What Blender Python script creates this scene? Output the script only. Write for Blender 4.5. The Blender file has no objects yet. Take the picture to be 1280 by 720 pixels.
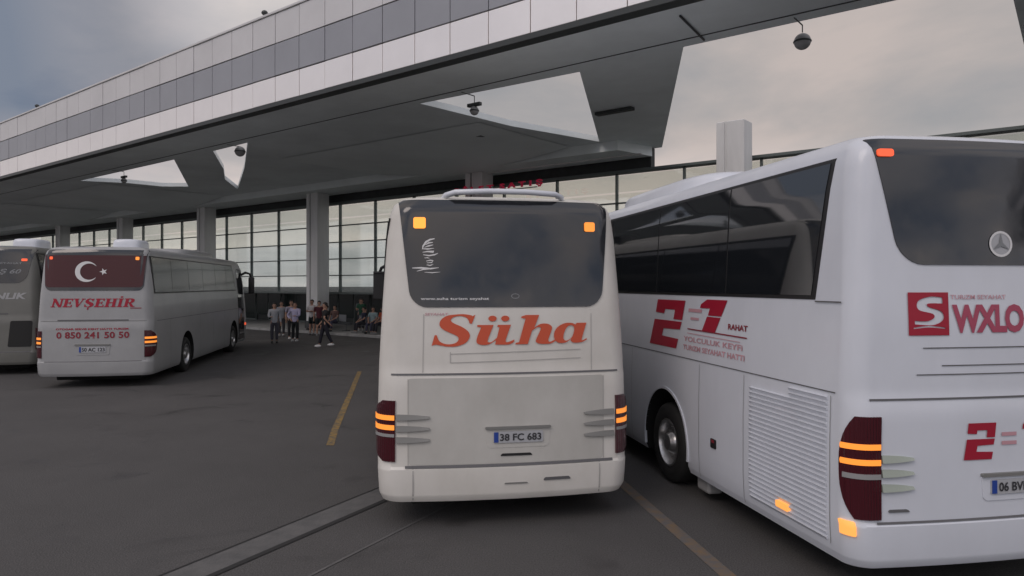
import bpy, bmesh, math, random
from mathutils import Vector, Matrix
random.seed(7)
R = math.radians
scene = bpy.context.scene
C = scene.collection
DG = bpy.context.evaluated_depsgraph_get

# ------------------------------------------------------------------ materials
def mat(name, col, rough=.5, metal=0., var=.0, scale=3., col2=None, bump=0., bscale=40., emit=None, estr=0., coat=0., spec=.5, stretch=(1,1,1), lo=.35, hi=.65):
    m = bpy.data.materials.new(name); m.use_nodes = True
    nt = m.node_tree; b = nt.nodes['Principled BSDF']
    b.inputs['Base Color'].default_value = (*col, 1)
    b.inputs['Roughness'].default_value = rough
    b.inputs['Metallic'].default_value = metal
    b.inputs['Specular IOR Level'].default_value = spec
    b.inputs['Coat Weight'].default_value = coat
    b.inputs['Coat Roughness'].default_value = .08
    if emit:
        b.inputs['Emission Color'].default_value = (*emit, 1); b.inputs['Emission Strength'].default_value = estr
    tc = mp = None
    if var or col2 or bump:
        tc = nt.nodes.new('ShaderNodeTexCoord'); mp = nt.nodes.new('ShaderNodeMapping')
        mp.inputs['Scale'].default_value = stretch
        nt.links.new(tc.outputs['Object'], mp.inputs['Vector'])
    if var or col2:
        n = nt.nodes.new('ShaderNodeTexNoise'); n.inputs['Scale'].default_value = scale; n.inputs['Detail'].default_value = 7; n.inputs['Roughness'].default_value = .62
        nt.links.new(mp.outputs[0], n.inputs['Vector'])
        r = nt.nodes.new('ShaderNodeValToRGB')
        r.color_ramp.elements[0].position = lo; r.color_ramp.elements[1].position = hi
        c2 = col2 if col2 else tuple(c*(1-var) for c in col)
        r.color_ramp.elements[0].color = (*c2, 1); r.color_ramp.elements[1].color = (*col, 1)
        nt.links.new(n.outputs['Fac'], r.inputs[0]); nt.links.new(r.outputs[0], b.inputs['Base Color'])
    if bump:
        n2 = nt.nodes.new('ShaderNodeTexNoise'); n2.inputs['Scale'].default_value = bscale; n2.inputs['Detail'].default_value = 4
        nt.links.new(mp.outputs[0], n2.inputs['Vector'])
        bp = nt.nodes.new('ShaderNodeBump'); bp.inputs['Strength'].default_value = bump; bp.inputs['Distance'].default_value = .02
        nt.links.new(n2.outputs['Fac'], bp.inputs['Height']); nt.links.new(bp.outputs[0], b.inputs['Normal'])
    return m

M = {}
M['asphalt'] = mat('asphalt', (.08,.077,.076), .82, var=.2, scale=.55, bump=.5, bscale=60, lo=.3, hi=.7)
def asphalt_detail(m):
    nt = m.node_tree; b = nt.nodes['Principled BSDF']
    src = b.inputs['Base Color'].links[0].from_socket
    tc = nt.nodes.new('ShaderNodeTexCoord')
    n = nt.nodes.new('ShaderNodeTexNoise'); n.inputs['Scale'].default_value = 70; n.inputs['Detail'].default_value = 3
    nt.links.new(tc.outputs['Object'], n.inputs['Vector'])
    mr = nt.nodes.new('ShaderNodeMapRange'); mr.inputs[1].default_value=.3; mr.inputs[2].default_value=.7; mr.inputs[3].default_value=.6; mr.inputs[4].default_value=1.45
    nt.links.new(n.outputs['Fac'], mr.inputs[0])
    # oil stains
    n3 = nt.nodes.new('ShaderNodeTexNoise'); n3.inputs['Scale'].default_value = .9; n3.inputs['Detail'].default_value = 5; n3.inputs['Distortion'].default_value=.8
    nt.links.new(tc.outputs['Object'], n3.inputs['Vector'])
    m3 = nt.nodes.new('ShaderNodeMapRange'); m3.inputs[1].default_value=.58; m3.inputs[2].default_value=.75; m3.inputs[3].default_value=1.; m3.inputs[4].default_value=.6
    nt.links.new(n3.outputs['Fac'], m3.inputs[0])
    mu = nt.nodes.new('ShaderNodeMath'); mu.operation='MULTIPLY'
    nt.links.new(mr.outputs[0], mu.inputs[0]); nt.links.new(m3.outputs[0], mu.inputs[1])
    mx = nt.nodes.new('ShaderNodeMix'); mx.data_type='RGBA'; mx.blend_type='MULTIPLY'; mx.inputs[0].default_value=1
    nt.links.new(src, mx.inputs[6]); nt.links.new(mu.outputs[0], mx.inputs[7])
    nt.links.new(mx.outputs[2], b.inputs['Base Color'])
    r = nt.nodes.new('ShaderNodeMapRange'); r.inputs[1].default_value=.56; r.inputs[2].default_value=.72; r.inputs[3].default_value=.82; r.inputs[4].default_value=.5
    nt.links.new(n3.outputs['Fac'], r.inputs[0]); nt.links.new(r.outputs[0], b.inputs['Roughness'])
asphalt_detail(M['asphalt'])
M['concrete_gutter'] = mat('concrete_gutter', (.125,.122,.12), .85, col2=(.09,.09,.09), scale=4, bump=.3)
M['seam'] = mat('seam_dark', (.02,.02,.02), .8)
M['pavement'] = mat('pavement_concrete', (.4,.4,.39), .85, var=.3, scale=2, bump=.3)
M['yellow'] = mat('worn_yellow_paint', (.3,.19,.05), .7, col2=(.09,.085,.08), scale=9, lo=.38, hi=.6)
M['orange_line'] = mat('worn_orange_paint', (.19,.125,.065), .75, col2=(.115,.11,.108), scale=7, lo=.42, hi=.68)
M['fascia_light'] = mat('pale_metal_panel', (.68,.67,.67), .4, .2, var=.1, scale=.5)
M['fascia_bright'] = mat('white_metal_panel', (.95,.91,.89), .33, .45, var=.06, scale=.5)
M['fascia_dark'] = mat('blue_grey_metal_panel', (.34,.35,.38), .4, .1, var=.1, scale=.5)
M['soffit'] = mat('soffit_metal', (.86,.92,.93), .5, .0, var=.16, scale=.35)
M['soffit_dark'] = mat('soffit_far_panel', (.88,.94,.94), .5, .0, var=.1, scale=.35)
M['roofing'] = mat('roofing', (.2,.2,.2), .8, var=.2)
M['trim_dark'] = mat('dark_trim', (.05,.055,.055), .45, .3)
M['column'] = mat('painted_concrete', (.78,.78,.77), .6, var=.14, scale=1.3, stretch=(1,1,.25))
M['mullion'] = mat('green_grey_mullion', (.13,.15,.145), .45, .3)
def glassy(name,kind,col,fac):
    m=bpy.data.materials.new(name); m.use_nodes=True; nt=m.node_tree; nt.nodes.clear()
    o=nt.nodes.new('ShaderNodeOutputMaterial'); mx=nt.nodes.new('ShaderNodeMixShader'); mx.inputs[0].default_value=fac
    a=nt.nodes.new('ShaderNodeBsdfTransparent' if kind=='clear' else 'ShaderNodeBsdfTranslucent'); a.inputs['Color'].default_value=(*col,1)
    b=nt.nodes.new('ShaderNodeBsdfGlossy' if kind=='clear' else 'ShaderNodeBsdfPrincipled')
    if kind=='clear': b.inputs['Roughness'].default_value=.03; b.inputs['Color'].default_value=(.9,.95,.92,1)
    else: b.inputs['Roughness'].default_value=.3; b.inputs['Base Color'].default_value=(.7,.73,.74,1)
    nt.links.new(a.outputs[0],mx.inputs[1]); nt.links.new(b.outputs[0],mx.inputs[2]); nt.links.new(mx.outputs[0],o.inputs[0])
    return m
M['glass_reflective'] = glassy('clear_facade_glass','clear',(.92,.92,.9),.1)
M['glass_back'] = glassy('back_facade_glass','clear',(.93,.95,.93),.05)
M['glass_frost2'] = glassy('frosted_facade_film','clear',(.84,.86,.87),.08)
M['glass_frosted'] = mat('frosted_facade_panel', (.62,.65,.66), .35, .35, var=.06, scale=.7)
M['dark_wall'] = mat('dark_wall', (.045,.05,.05), .7, var=.3)
M['door_glass'] = mat('door_glass', (.02,.03,.028), .08)
M['bus_white'] = mat('bus_white_paint', (.68,.71,.77), .28, var=.06, scale=1.2, stretch=(1.5,1.5,.8), coat=.35)
M['bus_dusty'] = mat('dusty_white_paint', (.74,.72,.675), .38, col2=(.62,.6,.55), scale=1.6, coat=.15, stretch=(1,1,.6), lo=.3, hi=.7)
M['bus_dusty_low'] = mat('dusty_engine_hatch', (.58,.57,.535), .5, col2=(.46,.45,.415), scale=1.5, stretch=(1,1,.7), lo=.28, hi=.7)
M['bus_white_dim'] = mat('darkened_white_paint', (.36,.365,.37), .35, var=.12, scale=1.2, coat=.2)  # white coach paint darkened; windscreen tint and vignette are put into the colour
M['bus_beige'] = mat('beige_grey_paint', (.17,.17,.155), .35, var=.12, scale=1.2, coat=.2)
M['coach_glass'] = mat('tinted_coach_glass', (.012,.014,.017), .04, spec=.7)
M['coach_glass'].node_tree.nodes['Principled BSDF'].inputs['IOR'].default_value=1.95
M['coach_glass_dull'] = mat('smoked_coach_glass', (.02,.022,.024), .12, spec=.35)
M['coach_glass_rear'] = mat('tinted_rear_glass', (.014,.016,.02), .05, spec=.5)
M['coach_glass_rear'].node_tree.nodes['Principled BSDF'].inputs['IOR'].default_value=1.72
M['flag_red'] = mat('flag_film_red', (.06,.007,.01), .3)
M['rubber'] = mat('rubber', (.018,.018,.018), .75)
M['black'] = mat('black_plastic', (.015,.015,.016), .5)
M['under'] = mat('underbody', (.01,.01,.01), .9)
M['steel'] = mat('rim_steel', (.6,.6,.6), .28, .9, var=.25, scale=8)
M['plate'] = mat('plate_white', (.42,.43,.45), .5)
M['plate_blue'] = mat('plate_blue', (.02,.06,.3), .4)
M['ink'] = mat('ink_black', (.03,.03,.035), .6)
M['red_letter'] = mat('orange_red_vinyl', (.6,.095,.04), .45)
M['crimson'] = mat('crimson_vinyl', (.36,.008,.03), .4)
M['pink_red'] = mat('faded_crimson_vinyl', (.55,.3,.34), .45)
M['faded_crimson'] = mat('faded_red_vinyl', (.4,.07,.12), .45)
M['maroon'] = mat('maroon_vinyl', (.24,.02,.035), .45)
M['white_film'] = mat('white_film', (.7,.7,.7), .5)
M['grey_film'] = mat('grey_film', (.22,.23,.24), .5)
M['groove'] = mat('panel_groove', (.12,.12,.125), .7)
M['fin'] = mat('grey_fin', (.2,.2,.19), .5)
M['faint'] = mat('faint_seam', (.42,.41,.39), .6)
M['fin_green'] = mat('green_grey_fin', (.34,.38,.33), .5)
M['tail_red'] = mat('dark_red_lens', (.06,.004,.01), .12, coat=.6)
def ribs(m,sc):
    nt=m.node_tree; b=nt.nodes['Principled BSDF']; tc=nt.nodes.new('ShaderNodeTexCoord'); w=nt.nodes.new('ShaderNodeTexWave'); w.bands_direction='X'; w.inputs['Scale'].default_value=sc
    nt.links.new(tc.outputs['Object'],w.inputs[0]); bp=nt.nodes.new('ShaderNodeBump'); bp.inputs['Strength'].default_value=.6; bp.inputs['Distance'].default_value=.01
    nt.links.new(w.outputs['Fac'],bp.inputs['Height']); nt.links.new(bp.outputs[0],b.inputs['Normal'])
ribs(M['tail_red'],14)
def dust_on(m,amt=.25):
    nt=m.node_tree; b=nt.nodes['Principled BSDF']; tc=nt.nodes.new('ShaderNodeTexCoord'); n=nt.nodes.new('ShaderNodeTexNoise'); n.inputs['Scale'].default_value=5; n.inputs['Detail'].default_value=8
    nt.links.new(tc.outputs['Object'],n.inputs[0]); mr=nt.nodes.new('ShaderNodeMapRange'); mr.inputs[1].default_value=.4; mr.inputs[2].default_value=.75; mr.inputs[3].default_value=b.inputs['Roughness'].default_value; mr.inputs[4].default_value=b.inputs['Roughness'].default_value+amt
    nt.links.new(n.outputs['Fac'],mr.inputs[0]); nt.links.new(mr.outputs[0],b.inputs['Roughness'])
for q_ in ('coach_glass_rear','bus_white','bus_dusty'): dust_on(M[q_],.14)
M['amber'] = mat('amber_lit', (.9,.25,.03), .3, emit=(1,.33,.05), estr=.85)
M['amber_bright'] = mat('amber_lit_bright', (.9,.25,.03), .3, emit=(1,.36,.05), estr=1.3)
M['amber_side'] = mat('amber_marker', (.9,.3,.06), .3, emit=(1,.42,.1), estr=.95)
M['red_lit'] = mat('red_lit', (.8,.1,.03), .3, emit=(1,.13,.05), estr=.8)
M['chrome'] = mat('chrome', (.75,.75,.75), .2, 1.)
M['grey_plastic'] = mat('grey_plastic', (.3,.3,.3), .5)
M['sign_red'] = mat('lit_red_sign', (.6,.03,.08), .5, emit=(.8,.03,.1), estr=.12)
M['skin'] = mat('skin', (.42,.25,.18), .6)
M['hair'] = mat('hair', (.02,.016,.014), .7)
M['bench'] = mat('bench_metal', (.18,.19,.2), .45, .6)

# ------------------------------------------------------------------ mesh helpers
def new_obj(name, bm, m, parent=None, smooth=None):
    me = bpy.data.meshes.new(name); bm.to_mesh(me); bm.free()
    return link(name, me, m, parent, smooth)
def link(name, me, m, parent=None, smooth=None):
    o = bpy.data.objects.new(name, me); C.objects.link(o)
    if m is not None:
        for mm in (m if isinstance(m, (list, tuple)) else [m]): me.materials.append(M[mm] if isinstance(mm, str) else mm)
    if parent: o.parent = parent
    if smooth is not None:
        for p in me.polygons: p.use_smooth = True
        me.set_sharp_from_angle(angle=R(smooth))
    return o
def thing(name, label, cat, loc=(0,0,0), rz=0., group=None):
    o = bpy.data.objects.new(name, None); C.objects.link(o)
    o.location = loc; o.rotation_euler = (0,0,rz); o['label'] = label; o['category'] = cat
    if group: o['group'] = group
    return o
def tag(o, label, cat, group=None):
    o['label'] = label; o['category'] = cat
    if group: o['group'] = group
    return o
def box(bm, x0,x1,y0,y1,z0,z1, bev=0., mi=0):
    r = bmesh.ops.create_cube(bm, size=1)
    vs = r['verts']
    for v in vs:
        v.co = Vector(((x0+x1)/2+v.co.x*(x1-x0),(y0+y1)/2+v.co.y*(y1-y0),(z0+z1)/2+v.co.z*(z1-z0)))
    fs = set(f for v in vs for f in v.link_faces)
    for f in fs: f.material_index = mi
    if bev:
        es = list(set(e for v in vs for e in v.link_edges))
        r2 = bmesh.ops.bevel(bm, geom=es, offset=bev, segments=2, affect='EDGES', profile=.5)
        for f in r2['faces']: f.material_index = mi
def prism(bm, pts, z0, z1):
    b = [bm.verts.new((p[0],p[1],z0)) for p in pts]; t = [bm.verts.new((p[0],p[1],z1)) for p in pts]
    n = len(pts)
    bm.faces.new(b[::-1]); bm.faces.new(t)
    for i in range(n): bm.faces.new((b[i],b[(i+1)%n],t[(i+1)%n],t[i]))
def tube(bm, pts, rad, seg=10, cap=True):
    rings = []
    n = len(pts); up = Vector((0,0,1))
    for i,p in enumerate(pts):
        p = Vector(p)
        d = (Vector(pts[min(i+1,n-1)])-Vector(pts[max(i-1,0)])).normalized()
        a = d.cross(up)
        if a.length < 1e-3: a = d.cross(Vector((0,1,0)))
        a.normalize(); b = a.cross(d)
        r = rad[i] if isinstance(rad,(list,tuple)) else rad
        rings.append([bm.verts.new(p+(a*math.cos(2*math.pi*k/seg)+b*math.sin(2*math.pi*k/seg))*r) for k in range(seg)])
    for i in range(n-1):
        for k in range(seg):
            bm.faces.new((rings[i][k],rings[i][(k+1)%seg],rings[i+1][(k+1)%seg],rings[i+1][k]))
    if cap: bm.faces.new(rings[0][::-1]); bm.faces.new(rings[-1])
def lathe(bm, prof, M4=Matrix(), seg=32, closed=False):
    """prof: (radius, x) ; axis = local X"""
    rings = []
    for r,x in prof:
        rings.append([bm.verts.new(M4 @ Vector((x, r*math.cos(2*math.pi*k/seg), r*math.sin(2*math.pi*k/seg)))) for k in range(seg)])
    for i in range(len(prof)-1):
        for k in range(seg):
            bm.faces.new((rings[i][k],rings[i][(k+1)%seg],rings[i+1][(k+1)%seg],rings[i+1][k]))
    return rings
def ellipsoid(bm, c, r, seg=20, rings=12, zmin=None):
    g = bmesh.ops.create_uvsphere(bm, u_segments=seg, v_segments=rings, radius=1)
    for v in g['verts']:
        v.co = Vector((c[0]+v.co.x*r[0], c[1]+v.co.y*r[1], c[2]+v.co.z*r[2]))
        if zmin is not None and v.co.z < zmin: v.co.z = zmin
def lerp_tab(t, z):
    if z <= t[0][0]: return t[0][1]
    for (a,va),(b,vb) in zip(t,t[1:]):
        if z <= b: return va+(vb-va)*(z-a)/(b-a)
    return t[-1][1]

# ------------------------------------------------------------------ lettering
def catmull(pts):
    """pts: (x,y[,1]) closed ; corner flag keeps the point sharp"""
    out = []; n = len(pts)
    for i in range(n):
        p0,p1,p2,p3 = pts[i-1],pts[i],pts[(i+1)%n],pts[(i+2)%n]
        c1,c2 = len(p1)>2,len(p2)>2
        if c1 and c2: out.append(p1[:2]); continue
        a = p1 if c1 else p0; d = p2 if c2 else p3
        for k in range(5):
            t = k/5
            f = lambda j: .5*((2*p1[j])+(-a[j]+p2[j])*t+(2*a[j]-5*p1[j]+4*p2[j]-d[j])*t*t+(-a[j]+3*p1[j]-3*p2[j]+d[j])*t**3)
            out.append((f(0),f(1)))
    return out
def poly_mesh(polys):
    """filled flat mesh in x,y from polygons (holes by overlap)"""
    cu = bpy.data.curves.new('tmp','CURVE'); cu.dimensions='2D'; cu.fill_mode='BOTH'
    for p in polys:
        s = cu.splines.new('POLY'); s.points.add(len(p)-1)
        for q,pt in zip(s.points,p): q.co = (pt[0],pt[1],0,1)
        s.use_cyclic_u = True
    o = bpy.data.objects.new('tmp',cu); C.objects.link(o)
    me = bpy.data.meshes.new_from_object(o.evaluated_get(DG()))
    bpy.data.objects.remove(o); bpy.data.curves.remove(cu)
    return me
def text_mesh(s, bold=0., shear=0., spacing=1., width=1.):
    cu = bpy.data.curves.new('tmp','FONT'); cu.body = s; cu.size = 1; cu.offset = bold; cu.shear = shear; cu.space_character = spacing; cu.resolution_u = 3
    o = bpy.data.objects.new('tmp',cu); C.objects.link(o)
    me = bpy.data.meshes.new_from_object(o.evaluated_get(DG()))
    bpy.data.objects.remove(o); bpy.data.curves.remove(cu)
    return me
def decal(name, me, x0,x1,z0,z1, P, m, parent, step=.07, label=None):
    """fit flat mesh me into the rectangle and lay it on surface P(u,v)"""
    bm = bmesh.new(); bm.from_mesh(me); bpy.data.meshes.remove(me)
    xs=[v.co.x for v in bm.verts]; ys=[v.co.y for v in bm.verts]
    a,b,c,d = min(xs),max(xs),min(ys),max(ys)
    for v in bm.verts:
        v.co = Vector((x0+(v.co.x-a)/(b-a)*(x1-x0), z0+(v.co.y-c)/(d-c)*(z1-z0), 0))
    k = min(x0,x1)+step
    while k < max(x0,x1):
        bmesh.ops.bisect_plane(bm, geom=bm.verts[:]+bm.edges[:]+bm.faces[:], plane_co=(k,0,0), plane_no=(1,0,0)); k += step
    k = z0+step
    while k < z1:
        bmesh.ops.bisect_plane(bm, geom=bm.verts[:]+bm.edges[:]+bm.faces[:], plane_co=(0,k,0), plane_no=(0,1,0)); k += step
    for v in bm.verts: v.co = Vector(P(v.co.x, v.co.y))
    o = new_obj(name, bm, m, parent)
    if label: o['label'] = label
    return o
def slab_letters(word, slant=.25):
    """heavy slab-serif italic capitals from strokes, returns polygons list merged as separate splines offset"""
    S=.24; T=.12; H=1.
    def G(ch):
        r=lambda x0,x1,y0,y1:[(x0,y0),(x1,y0),(x1,y1),(x0,y1)]
        if ch=='N': return 1.0,[r(.1,.24,0,1),r(-.02,.36,0,.09),[(0,1),(.3,1),(.92,0),(.68,0)],r(.78,.92,0,1),r(.66,1.04,.91,1)]
        if ch=='E': return .82,[r(.1,.36,0,1),r(0,.8,0,.11),r(0,.78,.89,1),r(.36,.6,.45,.56),r(.56,.64,.35,.66),r(.7,.8,0,.3),r(.68,.78,.72,1)]
        if ch=='V': return .95,[[(.08,1),(.34,1),(.56,.12),(.42,0),(.34,0)],[(.42,0),(.5,0),(.88,1),(.78,1)],r(-.04,.44,.91,1),r(.66,1.0,.91,1)]
        if ch in 'SŞ':
            p=[[(.78,1,1),(.72,.68,1),(.66,.68,1),(.56,.86),(.38,.9),(.3,.8),(.4,.66),(.7,.5),(.82,.3),(.72,.08),(.42,-.02),(.16,.04),(.06,0,1),(.02,.34,1),(.08,.34,1),(.2,.12),(.4,.08),(.52,.18),(.42,.32),(.14,.48),(.04,.7),(.16,.94),(.4,1.02),(.62,.95),(.72,1,1)]]
            q=[catmull(p[0])]
            if ch=='Ş': q.append(r(.34,.48,-.28,-.06))
            return .86,q
        if ch=='H': return 1.04,[r(.1,.36,0,1),r(.66,.92,0,1),r(.36,.66,.45,.56),r(0,.46,0,.09),r(.56,1.02,0,.09),r(0,.46,.91,1),r(.56,1.02,.91,1)]
        if ch=='İ': return .5,[r(.1,.36,0,1),r(0,.46,0,.09),r(0,.46,.91,1),r(.14,.34,1.1,1.26)]
        if ch=='R': return .95,[r(.1,.36,0,1),r(0,.46,0,.09),catmull([(.0,1,1),(.6,1),(.84,.88),(.84,.62),(.62,.46),(.36,.46,1),(.36,.56,1),(.52,.58),(.58,.74),(.5,.88),(.36,.9,1),(.0,.9,1)]),[(.4,.47),(.62,.47),(.94,.0),(.66,0)],r(.66,1.0,0,.09)]
        return .3,[]
    bm=bmesh.new(); x=0; k=0
    for ch in word:
        w,ps=G(ch)
        for p in ps:
            me=poly_mesh([[(x+a*1.25+b*slant,b) for a,b in p]])
            t=bmesh.new(); t.from_mesh(me); bpy.data.meshes.remove(me)
            vm={v:bm.verts.new((v.co.x,v.co.y,0)) for v in t.verts}
            for f in t.faces: bm.faces.new([vm[v] for v in f.verts])
            t.free()
        x+=w*1.25+.06
    me=bpy.data.meshes.new('t'); bm.to_mesh(me); bm.free(); return me

# ------------------------------------------------------------------ coach
class Shape:
    def __init__(s, W, L, H, bow=.10, rc=.2, taper=.125, lean=.16):
        s.W,s.L,s.H,s.bow,s.rc = W/2,L,H,bow,rc
        s.wt=[(.28,.965),(.36,.99),(.6,1.),(1.2,1.),(1.7,.99),(2.3,.965),(H-.45,1-taper*.72),(H-.22,1-taper*.92),(H-.1,1-taper*1.25),(H-.03,1-taper*1.9),(H,1-taper*2.9)]
        s.rt=[(.28,.05),(.34,.015),(.5,0),(.62,0),(.645,.022),(1.55,.03),(1.6,.045),(2.2,.06),(H-.5,.6*lean+.03),(H-.15,lean),(H-.04,lean+.06),(H,lean+.2)]
        s.ft=[(.28,.1),(.5,0),(1.2,0),(1.9,.12),(2.6,.32),(H-.3,.62),(H,.95)]
        s.zs=sorted(set([z for z,_ in s.wt]+[z for z,_ in s.rt]+[z for z,_ in s.ft]+[.9,1.4,2.,2.45,2.7,2.9,3.1]))
        s.zs=[z for z in s.zs if z<=H]
    def w(s,z): return s.W*lerp_tab(s.wt,z)
    def rear(s,x,z):
        w=s.w(z); ax=min(abs(x),w); y=lerp_tab(s.rt,z)+s.bow*(ax/w)**2
        if ax>w-s.rc:
            t=(ax-(w-s.rc))/s.rc; y+=s.rc*(1-math.sqrt(max(0,1-t*t)))
        return y
    def front(s,x,z):
        w=s.w(z); ax=min(abs(x),w); y=s.L-lerp_tab(s.ft,z)-.16*(ax/w)**2; rc=.4
        if ax>w-rc:
            t=(ax-(w-rc))/rc; y-=rc*(1-math.sqrt(max(0,1-t*t)))
        return y
    def xs(s,w,rc):
        a=[math.sin(R(k*7.5)) for k in range(13)]
        inner=w-rc; n=13
        l=[-inner-rc*t for t in a[::-1]]+[-inner+2*inner*i/n for i in range(1,n)]+[inner+rc*t for t in a]
        return l
    def outline(s,z):
        w=s.w(z)
        p=[(x,s.rear(x,z)) for x in s.xs(w,s.rc)]
        y0=p[-1][1]; fr=[(x,s.front(x,z)) for x in s.xs(w,.4)][::-1]
        y1=fr[0][1]
        p+=[(w,y0+(y1-y0)*i/10) for i in range(1,10)]
        p+=fr
        p+=[(-w,y1+(y0-y1)*i/10) for i in range(1,10)]
        return p
    # surface points
    def PR(s,off=.006): return lambda x,z:(x,s.rear(x,z)-off,z)
    def PL(s,off=.006): return lambda y,z:(-s.w(z)-off,y,z)
    def PRi(s,off=.006): return lambda y,z:(s.w(z)+off,y,z)
    def corner(s,q,z,side,off=.008):
        """q: distance along the outline from the rear corner, q>0 over the rear, q<0 along the side"""
        w=s.w(z); pts=[]; 
        x=0.
        poly=[(w*.3,s.rear(w*.3,z))]
        poly+=[(w-s.rc-.001-(w*.7-s.rc)*(1-k/8),0) for k in range(1,9)]
        poly=[(a,s.rear(a,z)) for a,_ in poly]
        poly+=[(w-s.rc+s.rc*math.sin(R(k*7.5)),s.rear(w-s.rc+s.rc*math.sin(R(k*7.5)),z)) for k in range(1,13)]
        ye=poly[-1][1]
        # apex at 45 degrees of the arc
        apex=9+6
        cum=[0]
        for a,b in zip(poly,poly[1:]): cum.append(cum[-1]+math.dist(a,b))
        tgt=cum[apex]-q
        if tgt>=cum[-1]:
            p=(w,ye+tgt-cum[-1]); n=(1,0)
        else:
            i=0
            while i<len(cum)-2 and cum[i+1]<tgt: i+=1
            f=(tgt-cum[i])/(cum[i+1]-cum[i]); a,b=poly[i],poly[i+1]
            p=(a[0]+(b[0]-a[0])*f,a[1]+(b[1]-a[1])*f)
            d=(b[0]-a[0],b[1]-a[1]); l=math.hypot(*d); n=(d[1]/l,-d[0]/l)
        return ((p[0]+n[0]*off)*side,p[1]+n[1]*off,z)

def patch(name, P, P0, rows, m, parent, nx=14, smooth=50):
    """rows: (z,a,b); P proud surface, P0 the surface underneath; closed by a rim"""
    fine=[rows[0]]
    for q in rows[1:]:
        p=fine[-1]; k=max(1,min(40,int(abs(q[0]-p[0])/.03)))
        for i in range(1,k+1): fine.append(tuple(p[j]+(q[j]-p[j])*i/k for j in range(3)))
    rows=fine
    bm=bmesh.new(); g=[]
    for z,a,b in rows: g.append([bm.verts.new(P(a+(b-a)*i/nx,z)) for i in range(nx+1)])
    for r0,r1 in zip(g,g[1:]):
        for i in range(nx): bm.faces.new((r0[i],r0[i+1],r1[i+1],r1[i]))
    rim=[(g[0][i],rows[0][0],rows[0][1]+(rows[0][2]-rows[0][1])*i/nx) for i in range(nx+1)]
    rim+=[(g[k][nx],rows[k][0],rows[k][2]) for k in range(1,len(rows))]
    rim+=[(g[-1][i],rows[-1][0],rows[-1][1]+(rows[-1][2]-rows[-1][1])*i/nx) for i in range(nx-1,-1,-1)]
    rim+=[(g[k][0],rows[k][0],rows[k][1]) for k in range(len(rows)-2,0,-1)]
    low=[bm.verts.new(P0(a,z)) for _,z,a in rim]
    n=len(rim)
    for i in range(n): 
        try: bm.faces.new((rim[(i+1)%n][0],rim[i][0],low[i],low[(i+1)%n]))
        except ValueError: pass
    bmesh.ops.recalc_face_normals(bm, faces=bm.faces[:])
    return new_obj(name,bm,m,parent,smooth)
def rows_round(z0,z1,a0,b0,a1,b1,r=.1,rt=.02,n=10):
    """rows from z0 to z1 with rounded lower (r) and upper (rt) corners"""
    zs=[z0+r*(1-math.cos(R(90*k/6))) for k in range(7)]+[z0+r+(z1-z0-r-rt)*k/n for k in range(1,n)]+[z1-rt+rt*math.sin(R(90*k/4)) for k in range(5)]
    out=[]
    for z in zs:
        t=(z-z0)/(z1-z0); a=a0+(a1-a0)*t; b=b0+(b1-b0)*t
        d=0
        if z<z0+r: d=r*(1-math.sqrt(max(0,1-((z0+r-z)/r)**2)))
        if z>z1-rt: d=rt*(1-math.sqrt(max(0,1-((z-z1+rt)/rt)**2)))
        sg=1 if b>a else -1
        out.append((z,a+d*sg,b-d*sg))
    return out
def strip(name,P,pts,wid,m,parent):
    """thin groove line over the surface: pts (u,v), width in v (or in u when vertical)"""
    for (u0,v0),(u1,v1) in pts:
        bm=bmesh.new()
        n=max(1,int(max(abs(u1-u0),abs(v1-v0))/.06)); prev=None
        vert=abs(v1-v0)>abs(u1-u0)
        for i in range(n+1):
            t=i/n; u=u0+(u1-u0)*t; v=v0+(v1-v0)*t
            if vert: q=(bm.verts.new(P(u-wid/2,v)),bm.verts.new(P(u+wid/2,v)))
            else: q=(bm.verts.new(P(u,v-wid/2)),bm.verts.new(P(u,v+wid/2)))
            if prev: bm.faces.new((prev[0],q[0],q[1],prev[1]))
            prev=q
        new_obj(name,bm,m,parent)

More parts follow.
